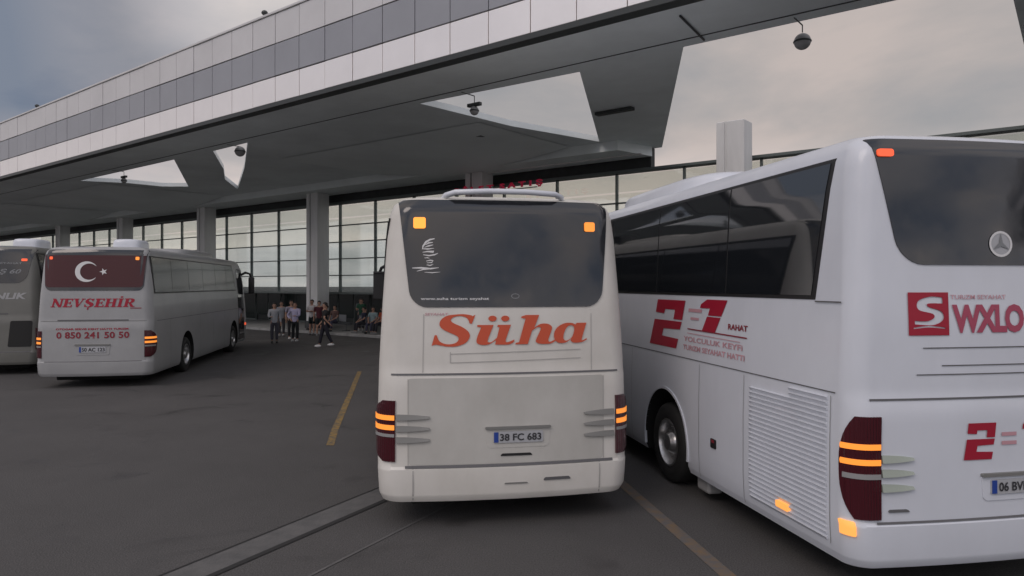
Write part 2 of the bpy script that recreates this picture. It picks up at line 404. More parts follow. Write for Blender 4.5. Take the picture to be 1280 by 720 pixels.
def body_mesh(S, wheels, paint, low=None):
    bm=bmesh.new(); rings=[]
    for z in S.zs: rings.append([bm.verts.new((x,y,z)) for x,y in S.outline(z)])
    n=len(rings[0])
    for a,b in zip(rings,rings[1:]):
        for i in range(n): bm.faces.new((a[i],a[(i+1)%n],b[(i+1)%n],b[i]))
    bm.faces.new(rings[0][::-1])
    # crowned roof
    prev=rings[-1]; cx,cy=0,S.L/2
    for k,(f,dz) in enumerate(((.8,.014),(.5,.03),(.2,.035))):
        r=[bm.verts.new((v.co.x*f,(v.co.y-cy)*(1-(1-f)*.25)+cy,S.H+dz)) for v in rings[-1]]
        for i in range(n): bm.faces.new((prev[i],prev[(i+1)%n],r[(i+1)%n],r[i]))
        prev=r
    bm.faces.new(prev)
    bmesh.ops.recalc_face_normals(bm,faces=bm.faces[:])
    me=bpy.data.meshes.new('b'); bm.to_mesh(me); bm.free()
    me.materials.append(M[paint]); me.materials.append(M['under'])
    o=bpy.data.objects.new('b',me); C.objects.link(o)
    cbm=bmesh.new()
    for yw in wheels:
        for sd in (-1,1):
            ring=[]
            pts=[(yw+.66*math.cos(R(a)),.52+.66*math.sin(R(a))) for a in range(0,181,9)]+[(yw-.66,-.2),(yw+.66,-.2)]
            x0,x1=sd*(S.W-.42),sd*(S.W+.3)
            A=[cbm.verts.new((x0,a,b)) for a,b in pts]; B=[cbm.verts.new((x1,a,b)) for a,b in pts]
            cbm.faces.new(A); cbm.faces.new(B[::-1])
            for i in range(len(pts)): cbm.faces.new((A[i],A[(i+1)%len(pts)],B[(i+1)%len(pts)],B[i]))
    bmesh.ops.recalc_face_normals(cbm,faces=cbm.faces[:])
    for f in cbm.faces: f.material_index=1
    cm=bpy.data.meshes.new('c'); cbm.to_mesh(cm); cbm.free(); cm.materials.append(M[paint]); cm.materials.append(M['under'])
    co=bpy.data.objects.new('c',cm); C.objects.link(co)
    md=o.modifiers.new('b','BOOLEAN'); md.operation='DIFFERENCE'; md.object=co; md.solver='EXACT'
    res=bpy.data.meshes.new_from_object(o.evaluated_get(DG()))
    bpy.data.objects.remove(o); bpy.data.objects.remove(co)
    return res

def wheel(parent, x, y, sd):
    w=bpy.data.objects.new('wheel',None); C.objects.link(w); w.parent=parent; w.location=(x,y,.5)
    m4=Matrix.Scale(sd,4,(1,0,0))
    bm=bmesh.new()
    lathe(bm,[(.29,-.02),(.3,0),(.36,.015),(.45,.01),(.485,-.015),(.5,-.05),(.5,-.26),(.47,-.3),(.3,-.3),(.29,-.28)],m4,40)
    for k in range(40): pass
    bmesh.ops.recalc_face_normals(bm,faces=bm.faces[:])
    new_obj('tyre',bm,'rubber',w,40)
    bm=bmesh.new()
    rr=lathe(bm,[(.298,-.015),(.3,.005),(.275,.008),(.262,-.03),(.25,-.09),(.2,-.115),(.16,-.1),(.15,-.06),(.12,-.02),(.1,.01),(.04,.02),(.001,.02)],m4,40)
    bmesh.ops.recalc_face_normals(bm,faces=bm.faces[:])
    for k in range(10):
        a=2*math.pi*k/10
        tube(bm,[(sd*-.1,.19*math.cos(a),.19*math.sin(a)),(sd*-.065,.19*math.cos(a),.19*math.sin(a))],.016,8)
    new_obj('rim',bm,'steel',w,35)
    return w

def mirror(parent,S,sd):
    z1=S.H-.55; x=S.w(z1)*sd; y=S.front(S.w(z1)*.9,z1)-.1
    bm=bmesh.new()
    tube(bm,[(x-.05*sd,y,z1),(x+.08*sd,y+.25,z1+.1),(x+.2*sd,y+.42,z1+.05),(x+.27*sd,y+.48,z1-.12)],[.05,.045,.04,.04],10)
    a=new_obj('mirror_arm',bm,'black',parent,40)
    bm=bmesh.new(); box(bm,x+.15*sd-.0,x+.37*sd,y+.42,y+.6,z1-.75,z1-.08,.04)
    bmesh.ops.recalc_face_normals(bm,faces=bm.faces[:])
    h=new_obj('mirror_housing',bm,'black',a,40)

def tail_lamp(parent,S,sd,z0,z1,qr,qs,lit=((.52,.6),(.68,.76)),litm='amber',dead=.42):
    """wrap-around lamp: qr reach over the rear, qs reach along the side at mid height"""
    rows=[]
    n=16
    for i in range(n+1):
        t=i/n; z=z0+(z1-z0)*t
        k=(1-abs(2*t-1)**2.6)
        # outer edge bulges, inner edge nearly straight
        a=-qs*k+.03*(1-k)
        rows.append((z,a,qr))
    P=lambda q,z:S.corner(q,z,sd,.018); P0=lambda q,z:S.corner(q,z,sd,-.02)
    o=patch('tail_light',P,P0,rows,'tail_red',parent,16)
    P1=lambda q,z:S.corner(q,z,sd,.024); P2=lambda q,z:S.corner(q,z,sd,.01)
    for a,b in lit:
        za,zb=z0+(z1-z0)*a,z0+(z1-z0)*b; zm=(za+zb)/2
        patch('lit_lens_bar',P1,P2,[(za,-qs*.8,qr-.005),(zm,-qs*.84,qr-.005),(zb,-qs*.8,qr-.005)],litm,o,12)
    za=z0+(z1-z0)*(dead-.025); zb=z0+(z1-z0)*(dead+.025)
    patch('clear_lens_bar',P1,P2,[(za,-qs*.6,qr-.005),(zb,-qs*.6,qr-.005)],'grey_plastic',o,12)
    return o

def plate(parent,S,xc,zc,txt,w=.52,h=.115,recess=True):
    P=S.PR
    if recess: 
        patch('plate_recess',P(.008),P(-.01),rows_round(zc-h*.95,zc+h*.75,xc-w*.62,xc+w*.62,xc-w*.66,xc+w*.66,.04),'groove' if recess=='dark' else M['hatch_now'],parent,8)
        patch('handle_strip',P(.03),P(0),rows_round(zc+h*.72,zc+h*.95,xc-w*.66,xc+w*.66,xc-w*.66,xc+w*.66,.008,.008,2),'fin',parent,8)
    o=patch('licence_plate',P(.02),P(0),rows_round(zc-h/2,zc+h/2,xc-w/2,xc+w/2,xc-w/2,xc+w/2,.01,.01,2),'plate',parent,8)
    patch('country_strip',P(.023),P(.01),[(zc-h/2+.005,xc-w/2+.004,xc-w/2+.05),(zc+h/2-.005,xc-w/2+.004,xc-w/2+.05)],'plate_blue',o,2)
    decal('plate_lettering',text_mesh(txt,.02),xc-w/2+.065,xc+w/2-.02,zc-h*.32,zc+h*.32,P(.026),'ink',o,.3)
    return o

def side_windows(parent,S,sd,z0,z1,ye0,ye1,yfront,divs,gm='coach_glass'):
    P=(S.PL if sd<0 else S.PRi)
    # dark band as the carrier, single panes on it
    rows=[(z0+(z1-z0)*k/6, ye0+(ye1-ye0)*k/6, yfront-.5*k/6) for k in range(7)]
    band=patch('window_band',P(.006),P(-.01),rows,'black',parent,12)
    n=len(divs)-1
    for i in range(n):
        a,b=divs[i],divs[i+1]; g=.014
        rws=[]
        for k in range(9):
            t=k/8; z=z0+.035+(z1-z0-.07)*t
            ya=(a if i else ye0+(ye1-ye0)*t+.05)+(g if i else 0); yb=(b if i<n-1 else yfront-.5*t-.06)-g
            rws.append((z,ya,yb))
        o=patch('side_window',P(.013),P(0),rws,gm,parent,10)

def corner_glow(parent,S,x,z,w,h,m,name='high_lamp'):
    return patch(name,S.PR(.03),S.PR(0),rows_round(z-h/2,z+h/2,x-w/2,x+w/2,x-w/2,x+w/2,.02,.02,3),m,parent,6)

def fins(parent,S,sd,q0,q1,zs,m):
    for z in zs:
        n=8; rows=[]
        bm=bmesh.new(); top=[];bot=[]
        for i in range(n+1):
            t=i/n; q=q0+(q1-q0)*t; hh=.022*(1-t**2.2)+.006; 
            a=bm.verts.new(S.corner(q,z+hh,sd,.012)); b=bm.verts.new(S.corner(q,z-hh-.004*t,sd,.028)); c=bm.verts.new(S.corner(q,z-hh*1.1,sd,-.004)); d=bm.verts.new(S.corner(q,z+hh*1.05,sd,-.004))
            top.append((a,b,c,d))
        for p,q in zip(top,top[1:]):
            for k in range(4): bm.faces.new((p[k],p[(k+1)%4],q[(k+1)%4],q[k]))
        bm.faces.new(top[0]); bm.faces.new(top[-1][::-1])
        bmesh.ops.recalc_face_normals(bm,faces=bm.faces[:])
        new_obj('styling_fin',bm,m,parent)

def roof_pod(parent,name,x0,x1,y0,y1,z0,h,m):
    bm=bmesh.new(); n=28; prev=None
    cx,cy=(x0+x1)/2,(y0+y1)/2; rx,ry=(x1-x0)/2,(y1-y0)/2
    for f,dz in ((1.03,-.06),(1.,0.),(.99,h*.45),(.95,h*.75),(.86,h*.93),(.6,h),(.2,h*1.02)):
        ring=[]
        for k in range(n):
            a=2*math.pi*k/n; c,s_=math.cos(a),math.sin(a)
            e=.45
            ring.append(bm.verts.new((cx+rx*f*math.copysign(abs(c)**e,c),cy+ry*(f*.5+.5 if f>.5 else f+.3)*math.copysign(abs(s_)**e,s_),z0+dz)))
        if prev:
            for k in range(n): bm.faces.new((prev[k],prev[(k+1)%n],ring[(k+1)%n],ring[k]))
        prev=ring
    bm.faces.new(prev); bmesh.ops.recalc_face_normals(bm,faces=bm.faces[:])
    return new_obj(name,bm,m,parent,50)

def coach(label,loc,rz,W,L,H,paint,wheels,name='coach',lean=.16,taper=.125,bow=.1,rc=.2):
    S=Shape(W,L,H,bow,rc,taper,lean)
    t=thing(name,label,'bus',loc,rz)
    me=body_mesh(S,wheels,paint); b=link('body',me,None,t,38)
    # floor pan under the skirt
    bm=bmesh.new(); box(bm,-S.W+.34,S.W-.34,.45,L-.6,.15,.3,.03); new_obj('underbody',bm,'under',t)
    for yw in wheels:
        for sd in (-1,1): wheel(t,sd*(S.W-.04),yw,sd)
    for sd in (-1,1): mirror(t,S,sd)
    # wind screen
    P=lambda x,z:(x,S.front(x,z)+.008,z); P0=lambda x,z:(x,S.front(x,z)-.01,z)
    patch('windscreen',P,P0,rows_round(1.3,H-.3,-1.1,1.1,-1.,1.,.1,.05),'coach_glass',t,18)
    return t,S

# -------- centre coach
ang=R(9.52)
cx,cy=(-.03,7.42)
t,S=coach('white coach seen square from behind, large orange-red lettering under its rear window',(cx,cy,0),ang,2.67,12.1,3.44,'bus_dusty',(3.3,9.4),lean=.14,taper=.098)
M['hatch_now']=M['bus_dusty_low']
PR=S.PR
patch('engine_hatch',PR(.004),PR(-.01),rows_round(.66,1.545,-1.02,1.02,-1.03,1.03,.03,.03),'bus_dusty_low',t,20)
rw=patch('rear_window',PR(.01),PR(-.02),rows_round(2.27,3.39,-1.0,1.02,-1.125,1.125,.17,.02),'coach_glass_rear',t,60)
corner_glow(rw,S,-.91,3.14,.125,.115,'amber_bright'); corner_glow(rw,S,.9,3.12,.115,.1,'amber')
SU=[[(408,82,1),(400,76),(350,68),(300,70),(240,78),(200,105),(190,137),(210,165),(258,190),(302,210),(316,230),(303,252),(268,264),(225,262),(188,243),(172,205,1),(158,205,1),(138,274,1),(165,266,1),(200,273),(250,281),(310,277),(365,255),(390,215),(378,180),(335,150),(285,128),(264,108),(282,88),(322,80),(362,88),(382,108),(388,128,1),(404,132,1),(428,72,1)],
 [(440,140,1),(440,152,1),(466,156,1),(438,225),(438,258),(468,271),(518,268),(566,240,1),(560,270,1),(655,270),(690,250,1),(690,238,1),(646,254),(632,240),(668,140,1),(578,140,1),(574,152,1),(590,156,1),(572,225,1),(540,250),(516,254),(512,235),(550,140,1)],
 [(770,76,1),(738,86,1),(738,96,1),(768,100,1),(722,256,1),(700,260,1),(696,270,1),(782,270,1),(812,180,1),(850,158),(872,162),(868,182),(842,235),(840,257),(870,269),(935,269),(978,250,1),(975,240,1),(936,256),(926,240),(946,185),(950,155),(920,136),(870,137),(828,162,1),(862,76,1)],
 [(1198,132,1),(1128,132,1),(1118,143,1),(1090,132),(1040,134),(990,160),(966,200),(970,240),(1000,265),(1050,262),(1088,236,1),(1085,252),(1105,265),(1160,263),(1200,246,1),(1198,236,1),(1170,250),(1165,235)],
 [(1098,150),(1110,172),(1094,225),(1056,250),(1034,240),(1034,208),(1050,170),(1072,150)]]
GL=[[(x,-y) for x,y in catmull(g)] for g in SU]
dots=[[(cxd+28*math.cos(a*.4189),-98+19*math.sin(a*.4189)) for a in range(15)] for cxd in (543,629)]
def fitx(x): return -.79+(x-138)*1.64/1062
def fitz(y): return 2.195+(y+70)*.33/211
for k_,polys in enumerate(([GL[0]],[GL[1]],[dots[0]],[dots[1]],[GL[2]],[GL[3],GL[4]])):
    xs_=[p[0] for q in polys for p in q]; ys_=[p[1] for q in polys for p in q]
    decal('lettering',poly_mesh(polys),fitx(min(xs_)),fitx(max(xs_)),fitz(min(ys_)),fitz(max(ys_)),PR(.008+.0007*k_),'red_letter',t)
decal('small_lettering',text_mesh('SEYAHAT',.01,.2),-.86,-.62,2.185,2.212,PR(.008),'pink_red',t)
# white script and mast drawn on the glass
bm=bmesh.new()
sk=[]
def blade(pts,wid,out):
    l=[];r=[]
    n=len(pts)
    for i,(x,y) in enumerate(pts):
        a=pts[max(i-1,0)]; b=pts[min(i+1,n-1)]; dx,dy=b[0]-a[0],b[1]-a[1]; q=math.hypot(dx,dy); w=wid*math.sin(math.pi*(.12+.8*i/(n-1)))
        l.append((x-dy/q*w,y+dx/q*w)); r.append((x+dy/q*w,y-dx/q*w))
    out.append(l+r[::-1])
# measured in zoomed photo pixels of the glass (x right, y down)
for pts,wd in (([(240,96),(200,104),(165,125),(140,160),(132,190)],9),([(225,128),(190,132),(160,150)],7),([(228,150),(190,158),(150,172)],6),([(130,184),(180,186),(235,180)],6),([(135,215),(180,208),(235,205),(225,222)],6),([(140,236),(190,244),(240,236),(270,222)],6),([(150,264),(180,262),(196,268)],4),([(165,292),(200,284),(225,288),(215,304),(170,306)],6),([(170,324),(200,330),(228,318)],5),([(45,352),(120,350),(200,358),(275,348)],8),([(85,380),(140,364),(200,362)],5),([(150,388),(220,392),(288,386)],4)):
    blade(pts,wd,sk)
me=poly_mesh([[(x,-y) for x,y in p] for p in sk])
decal('window_emblem',me,-.985,-.7,2.62,2.98,PR(.014),'white_film',rw,.1)
decal('window_lettering',text_mesh('www.suha turizm seyahat',.012),-.9,-.2,2.335,2.372,PR(.014),'white_film',rw)
bm=bmesh.new()
decal('window_badge',poly_mesh([[(.05*math.cos(a*.524),.035*math.sin(a*.524)) for a in range(12)],[(.04*math.cos(a*.524),.026*math.sin(a*.524)) for a in range(12)]]),.03,.12,2.355,2.41,PR(.014),'grey_film',rw)
# grooves
strip('panel_seam',PR(.009),[((-1.2,1.585),(1.2,1.585))],.018,'groove',t)
strip('hatch_crease',PR(.007),[((-.6,1.79),(.78,1.82)),((-.6,1.81),(-.6,1.70)),((-.6,1.70),(.78,1.73))],.007,'faint',t)
strip('hatch_seam',PR(.007),[((-.88,1.6),(-.87,2.2)),((-1.03,.66),(-1.03,1.54)),((1.03,.66),(1.03,1.54)),((.9,1.6),(.9,2.2))],.006,'faint',t)
strip('bumper_seam',PR(.012),[((-1.06,.645),(1.13,.645))],.026,'groove',t)
strip('bumper_joint',PR(.006),[((-.98,.3),(-.98,.63)),((.98,.3),(.98,.63))],.012,'faint',t)
bm=bmesh.new()
patch('grab_slot',PR(.012),PR(-.01),rows_round(.735,.76,-.09,.25,-.07,.23,.01,.01,2),'black',t,8)
patch('towing_cover',PR(.01),PR(-.01),rows_round(.47,.5,.36,.66,.38,.64,.012,.012,2),'groove',t,8)
patch('towing_cover',PR(.01),PR(-.01),rows_round(.45,.462,-.05,.2,-.04,.19,.005,.005,2),'fin',t,8)
tail_lamp(t,S,-1,.7,1.32,.17,.22,litm='amber',dead=.43); tail_lamp(t,S,1,.7,1.32,.16,.22,litm='amber',dead=.43)
for sd in (-1,1): fins(t,S,sd,.18,.52,(1.15,1.035,.92),'fin')
plate(t,S,.10,.93,'38 FC 683')
# roof bar
bm=bmesh.new(); tube(bm,[(-.66,.42,3.4),(-.63,.26,3.44),(-.54,.16,3.462),(-.2,.12,3.475),(.2,.12,3.475),(.52,.16,3.462),(.61,.26,3.44),(.64,.42,3.4)],[.032,.032,.03,.03,.03,.03,.032,.032],12)
new_obj('roof_spoiler_bar',bm,'bus_white',t,60)
roof_pod(t,'air_conditioner',-.85,.85,4.2,7.4,3.46,.1,'bus_dusty')
side_windows(t,S,-1,2.2,3.2,.5,.35,11.6,[.5,2.1,3.9,5.7,7.5,9.3,11.6]); side_windows(t,S,1,2.2,3.2,.5,.35,11.6,[.5,2.1,3.9,5.7,7.5,9.3,11.6])

# -------- right coach
a2=R(11.0)
t,S=coach('tall white coach at the right edge with crimson 2=1 lettering on its side',(3.905,5.74,0),a2,2.55,12.4,3.74,'bus_white',(3.72,9.7),lean=.13,taper=.105,bow=.07,rc=.17)
PR=S.PR; PL=S.PL
M['hatch_now']=M['bus_white']
rw=patch('rear_window',PR(.01),PR(-.02),rows_round(2.66,3.675,-.83,.83,-1.035,1.035,.2,.02),'coach_glass_rear',t,60)
corner_glow(rw,S,-.93,3.55,.13,.06,'red_lit'); corner_glow(rw,S,.93,3.55,.13,.06,'red_lit')
# badge ring on the glass
bm=bmesh.new()
ring=[(.115*math.cos(a*.2618),.105*math.sin(a*.2618)) for a in range(24)]
star=[]
for k in range(3):
    for w_,aa in ((.012,-25),(.095,0),(.012,25)):
        an=R(90+120*k+aa*1.6); star.append((w_*math.cos(an)*1.2,w_*math.sin(an)))
hole=[(.095*math.cos(a*.2618),.086*math.sin(a*.2618)) for a in range(24)]
decal('window_badge',poly_mesh([ring,hole]),-.045,.175,2.725,2.935,PR(.016),'white_film',rw)
patch('badge_disc',PR(.013),PR(0),[(2.83+.095*math.sin(R(k)),.065-.1*math.cos(R(k)),.065+.1*math.cos(R(k))) for k in range(-80,81,16)],'plate',rw,8)
spk=[]
for k in range(6):
    an=R(90+60*k); r_=.088 if k%2==0 else .02
    spk.append((r_*math.cos(an),r_*math.sin(an)))
xs_=[p[0] for p in spk]; ys_=[p[1] for p in spk]
decal('badge_spokes',poly_mesh([spk]),.065+min(xs_),.065+max(xs_),2.83+min(ys_),2.83+max(ys_),PR(.019),'grey_film',rw)
# red emblem block and blurred word
decal('emblem_block',poly_mesh([[(0,0),(1,0),(1,1),(0,1)],catmull([(.85,.88,1),(.55,.9),(.25,.8),(.25,.6),(.6,.5),(.62,.4),(.45,.33),(.15,.34,1),(.15,.26,1),(.6,.24),(.85,.36),(.82,.55),(.5,.66),(.5,.74),(.85,.74,1)]),catmull([(.12,.18,1),(.5,.22),(.9,.18,1),(.9,.15,1),(.5,.185),(.12,.15,1)])]),-.78,-.43,2.1,2.44,PR(.008),'crimson',t)
decal('company_lettering',text_mesh('WXLO',.045,0.,.9),-.4,.27,2.115,2.345,PR(.008),'faded_crimson',t)
decal('small_lettering',text_mesh('TURiZM SEYAHAT',.01),-.41,.1,2.385,2.42,PR(.008),'pink_red',t)
strip('panel_seam',PR(.009),[((-1.12,1.6),(1.12,1.6))],.016,'groove',t)
strip('hatch_crease',PR(.007),[((-.66,2.0),(.7,2.0)),((-.72,1.79),(.72,1.79)),((-.5,1.86),(.5,1.86))],.009,'groove',t)
strip('bumper_seam',PR(.012),[((-1.08,.645),(1.08,.645))],.016,'groove',t)
def digit2(): return [[(0,1),(1,1),(1.0,.6),(.7,.6),(.7,.8),(.34,.8),(.33,.7),(0,.72)],[(0,.56),(1,.56),(.98,.4),(.4,.38),(.38,.22),(.98,.2),(.96,0),(-.04,0)]]
def sh(p,k=.14,sx=1): return [[((x*sx+k*y),y) for x,y in q] for q in p]
def digit1(): return [[(.2,1),(1,1),(.95,.5),(.42,.5),(.42,.72),(0,.72),(0,.84)],[(.4,.46),(.94,.46),(.9,0),(.36,0)]]
decal('lettering',poly_mesh(sh(digit2())),-.33,-.03,1.11,1.4,PR(.008),'crimson',t)
decal('lettering',poly_mesh(sh(digit1())),.22,.42,1.13,1.42,PR(.008),'crimson',t)
decal('lettering',poly_mesh([[(0,0),(1,0),(1,.3),(0,.3)],[(0,.7),(1,.7),(1,1),(0,1)]]),.02,.16,1.22,1.32,PR(.008),'pink_red',t)
plate(t,S,.17,.89,'06 BVL 214',recess=True)
patch('grab_slot',PR(.012),PR(-.01),rows_round(.725,.745,-.98,-.8,-.97,-.82,.008,.008,2),'groove',t,6)
tail_lamp(t,S,-1,.67,1.47,.225,.085,lit=((.53,.585),(.68,.735)),litm='amber',dead=.42); tail_lamp(t,S,1,.67,1.47,.19,.19)
for sd in (-1,1): fins(t,S,sd,.235,.5,(1.14,1.03,.915),'fin_green')
Pc=lambda q,z:S.corner(q,z,-1,.018); Pc0=lambda q,z:S.corner(q,z,-1,-.01)
patch('corner_marker',Pc,Pc0,rows_round(.535,.645,-.1,.03,-.1,.03,.012,.012,3),'amber_side',t,6)
# left side
side_windows(t,S,-1,2.375,3.55,.63,.46,12.0,[.5,2.2,4.1,6.0,7.9,9.8,12.]); side_windows(t,S,1,2.375,3.55,.62,.34,12.0,[.5,2.2,4.1,6.0,7.9,9.8,12.])
fl=lambda P:(lambda y,z:P(-y,z))
PLf=fl(PL(.006))
decal('lettering',poly_mesh(sh(digit2(),.2)),-4.25,-3.2,1.72,2.31,PLf,'crimson',t,.2)
decal('lettering',poly_mesh(sh(digit1(),.32)),-2.8,-2.16,1.98,2.335,PLf,'crimson',t,.2)
decal('lettering',poly_mesh([[(0,0),(1,0),(1,.22),(0,.22)],[(-.3,.7),(1.3,.7),(1.3,1),(-.3,1)]]),-3.1,-2.75,2.09,2.22,PLf,'pink_red',t)
decal('small_lettering',text_mesh('RAHAT',.03),-2.12,-1.72,2.03,2.09,PLf,'maroon',t)
strip('lettering_rule',PL(.008),[((3.1,1.98),(1.72,1.965)),],.014,'maroon',t)
strip('lettering_rule',PL(.008),[((3.1,1.93),(1.85,1.915)),],.008,'pink_red',t)
decal('small_lettering',text_mesh('YOLCULUK KEYFi',.02),-3.2,-1.8,1.83,1.89,PLf,'pink_red',t,.2)
decal('small_lettering',text_mesh('TURiZM SEYAHAT HATTI',.03),-3.2,-1.75,1.73,1.79,PLf,'pink_red',t,.2)
strip('side_crease',PL(.008),[((.3,1.63),(11.5,1.63))],.01,'groove',t)
strip('window_sill_line',PL(.012),[((.0+.27,2.36),(.62,2.36))],.012,'groove',t)
strip('hatch_joint',PL(.006),[((.36,.4),(.36,1.6)),((1.75,.32),(1.75,1.6)),((2.75,.32),(2.75,1.6)),((4.9,.32),(4.9,1.6)),((6.6,.32),(6.6,1.6)),((8.3,.32),(8.3,1.6))],.006,'fin',t)
# louvred engine grille
bm=bmesh.new(); zl=.41
while zl<1.56:
    ya,yb=.4,1.62
    if zl>1.47: yb=.95
    y0,y1=ya,yb
    P_=lambda y,z,o_:Vector((-S.w(z)-o_,y,z))
    a=[bm.verts.new(P_(y0,zl,.003)),bm.verts.new(P_(y1,zl,.003)),bm.verts.new(P_(y1,zl+.03,.024)),bm.verts.new(P_(y0,zl+.03,.024)),bm.verts.new(P_(y0,zl+.038,-.004)),bm.verts.new(P_(y1,zl+.038,-.004))]
    bm.faces.new(a[:4]); bm.faces.new((a[3],a[2],a[5],a[4])); bm.faces.new((a[0],a[3],a[4])); bm.faces.new((a[1],a[5],a[2]))
    zl+=.044
bmesh.ops.recalc_face_normals(bm,faces=bm.faces[:])
new_obj('louvre_grille',bm,'bus_white',t)
patch('side_marker',PL(.03),PL(0),rows_round(.475,.535,.93,1.13,.93,1.13,.015,.015,3),'amber_side',t,6)
patch('latch',PL(.012),PL(0),rows_round(.72,.82,2.33,2.45,2.33,2.45,.015,.015,3),'black',t,6)
patch('latch_label',PL(.016),PL(.01),[(.78,2.36,2.42),(.81,2.36,2.42)],'red_lit' if False else 'maroon',t,2)
patch('wheel_arch_lip',lambda q,a:(-S.w(.6)-.012,3.72+q*math.cos(a),.52+q*math.sin(a)),lambda q,a:(-S.w(.6)+.02,3.72+q*math.cos(a),.52+q*math.sin(a)),[(R(k),.66,.69) for k in range(-14,196,7)],'bus_white',t,1)
bm=bmesh.new(); box(bm,-1.16,-.98,2.75,3.05,.1,.3,.03); new_obj('mud_flap',bm,'grey_plastic',t)
roof_pod(t,'air_conditioner',-1.0,1.0,3.2,6.6,3.72,.2,'bus_white')

# -------- left coach
t,S=coach('white coach at the left with a red crescent-and-star flag across its rear window',(-10.16,17.42,0),R(9.3),2.66,12.0,3.44,'bus_white_dim',(3.2,9.3),lean=.14,taper=.1)
PR=S.PR; M['hatch_now']=M['bus_white_dim']
rw=patch('rear_window',PR(.01),PR(-.02),rows_round(2.36,3.36,-1.1,1.12,-1.17,1.17,.14,.02),'coach_glass_rear',t,24)
patch('flag_film',PR(.014),PR(.005),rows_round(2.44,3.22,-1.1,1.1,-1.15,1.15,.08,.02),'flag_red',rw,20)
cres=[(-.22+.24*math.cos(R(k)),.24*math.sin(R(k))) for k in range(33,328,8)]+[(-.165+.19*math.cos(R(k)),.19*math.sin(R(k))) for k in range(316,43,-8)]
star=[(.13+(.085 if k%2==0 else .034)*math.cos(R(180+36*k)),(.085 if k%2==0 else .034)*math.sin(R(180+36*k))) for k in range(10)]
decal('crescent_and_star',poly_mesh([cres,star]),-.42,.3,2.57,3.07,PR(.02),'white_film',rw)
corner_glow(rw,S,-.98,3.15,.07,.07,'red_lit'); corner_glow(rw,S,.97,3.15,.08,.08,'amber')
decal('lettering',slab_letters('NEVŞEHİR'),-.97,.93,1.9,2.22,PR(.008),'crimson',t,.2)
strip('lettering_rule',PR(.008),[((.83,1.93),(1.08,1.93))],.02,'maroon',t)
strip('panel_seam',PR(.009),[((-.8,1.64),(.8,1.64))],.03,'groove',t); strip('panel_seam',PR(.008),[((-1.2,1.62),(1.2,1.62))],.01,'fin',t)
decal('small_lettering',text_mesh('OTOGAR SERVIS KENT HATTI TURIZM',.03),-.83,.8,1.405,1.45,PR(.008),'crimson',t,.3)
decal('phone_number',text_mesh('0 850 241 50 50',.03,0,1.05),-.82,.82,1.2,1.36,PR(.008),'maroon',t,.3)
plate(t,S,.0,.93,'50 AC 123',w=.6,h=.14)
tail_lamp(t,S,-1,.73,1.38,.16,.2); tail_lamp(t,S,1,.73,1.38,.17,.24,litm='amber')
strip('bumper_seam',PR(.01),[((-1.1,.64),(1.1,.64))],.014,'groove',t)
roof_pod(t,'roof_ventilator',.15,.85,.7,1.6,3.44,.22,'bus_white')
roof_pod(t,'air_conditioner',-.8,1.0,4.5,8.2,3.42,.2,'bus_white_dim')
side_windows(t,S,-1,2.28,3.22,.5,.35,11.5,[.5,2.2,3.9,5.6,7.3,9.0,11.5]); side_windows(t,S,1,2.28,3.22,.4,.3,9.9,[.4,1.9,3.5,5.1,6.7,8.3,9.9],'coach_glass_dull')
P2=S.PRi
patch('entry_door',P2(.012),P2(0),rows_round(.4,3.1,10.05,11.1,10.05,10.95,.05,.05),'coach_glass',t,8)
strip('side_crease',P2(.008),[((.5,1.6),(11.,1.6))],.012,'groove',t)
strip('hatch_joint',P2(.006),[((y,.34),(y,1.6)) for y in (1.6,4.6,6.2,7.8)],.01,'groove',t)
patch('side_marker',P2(.03),P2(0),rows_round(.9,1.0,10.96+.25,11.25+.1,11.2,11.35,.02,.02,3),'red_lit',t,4)

# -------- far left coach
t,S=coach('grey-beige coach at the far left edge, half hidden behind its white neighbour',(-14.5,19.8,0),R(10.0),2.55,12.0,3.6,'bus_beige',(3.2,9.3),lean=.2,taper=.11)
PR=S.PR; M['hatch_now']=M['bus_beige']
rw=patch('rear_window',PR(.01),PR(-.02),rows_round(2.55,3.5,-.95,.95,-1.12,1.12,.25,.02),'coach_glass_rear',t,24)
corner_glow(rw,S,.9,3.2,.14,.07,'red_lit'); corner_glow(rw,S,-.9,3.2,.14,.07,'red_lit')
decal('window_lettering',text_mesh('NiĞDE Ş 60',.02,.3),-.6,.84,2.78,2.98,PR(.014),'grey_film',rw,.3)
decal('small_lettering',text_mesh('TURiZM SEYAHAT',.02,.0),-.3,.85,3.08,3.13,PR(.014),'grey_film',rw,.3)
decal('lettering',text_mesh('AYDINLIK',.04,.2),-.6,1.0,2.1,2.28,PR(.008),'bus_white_dim',t,.3)
strip('panel_seam',PR(.009),[((-.6,1.7),(.55,1.7))],.03,'groove',t)
patch('service_flap',PR(.012),PR(-.01),rows_round(.78,1.5,.55,1.12,.62,1.14,.04,.04),'seam',t,8)
strip('bumper_seam',PR(.01),[((-1.1,.64),(1.1,.64))],.02,'groove',t)
tail_lamp(t,S,-1,.7,1.3,.16,.2); tail_lamp(t,S,1,.7,1.3,.05,.16,lit=())
roof_pod(t,'roof_ventilator',.2,.95,.9,1.9,3.6,.24,'bus_white')
side_windows(t,S,1,2.4,3.4,.5,.35,11.6,[.5,2.1,3.9,5.7,7.5,9.3,11.6],'coach_glass_dull')
plate(t,S,.0,.93,'51 AF 307')

# ------------------------------------------------------------------ station frame
TH=math.atan(1140/900)
A_=Vector((-math.sin(TH),math.cos(TH),0)); N_=Vector((-math.cos(TH),-math.sin(TH),0))
FOOT=-24.7*N_
RZ=math.atan2(A_.y,A_.x)
def F(s,d,z=0.): return FOOT+A_*s+N_*d+Vector((0,0,z))

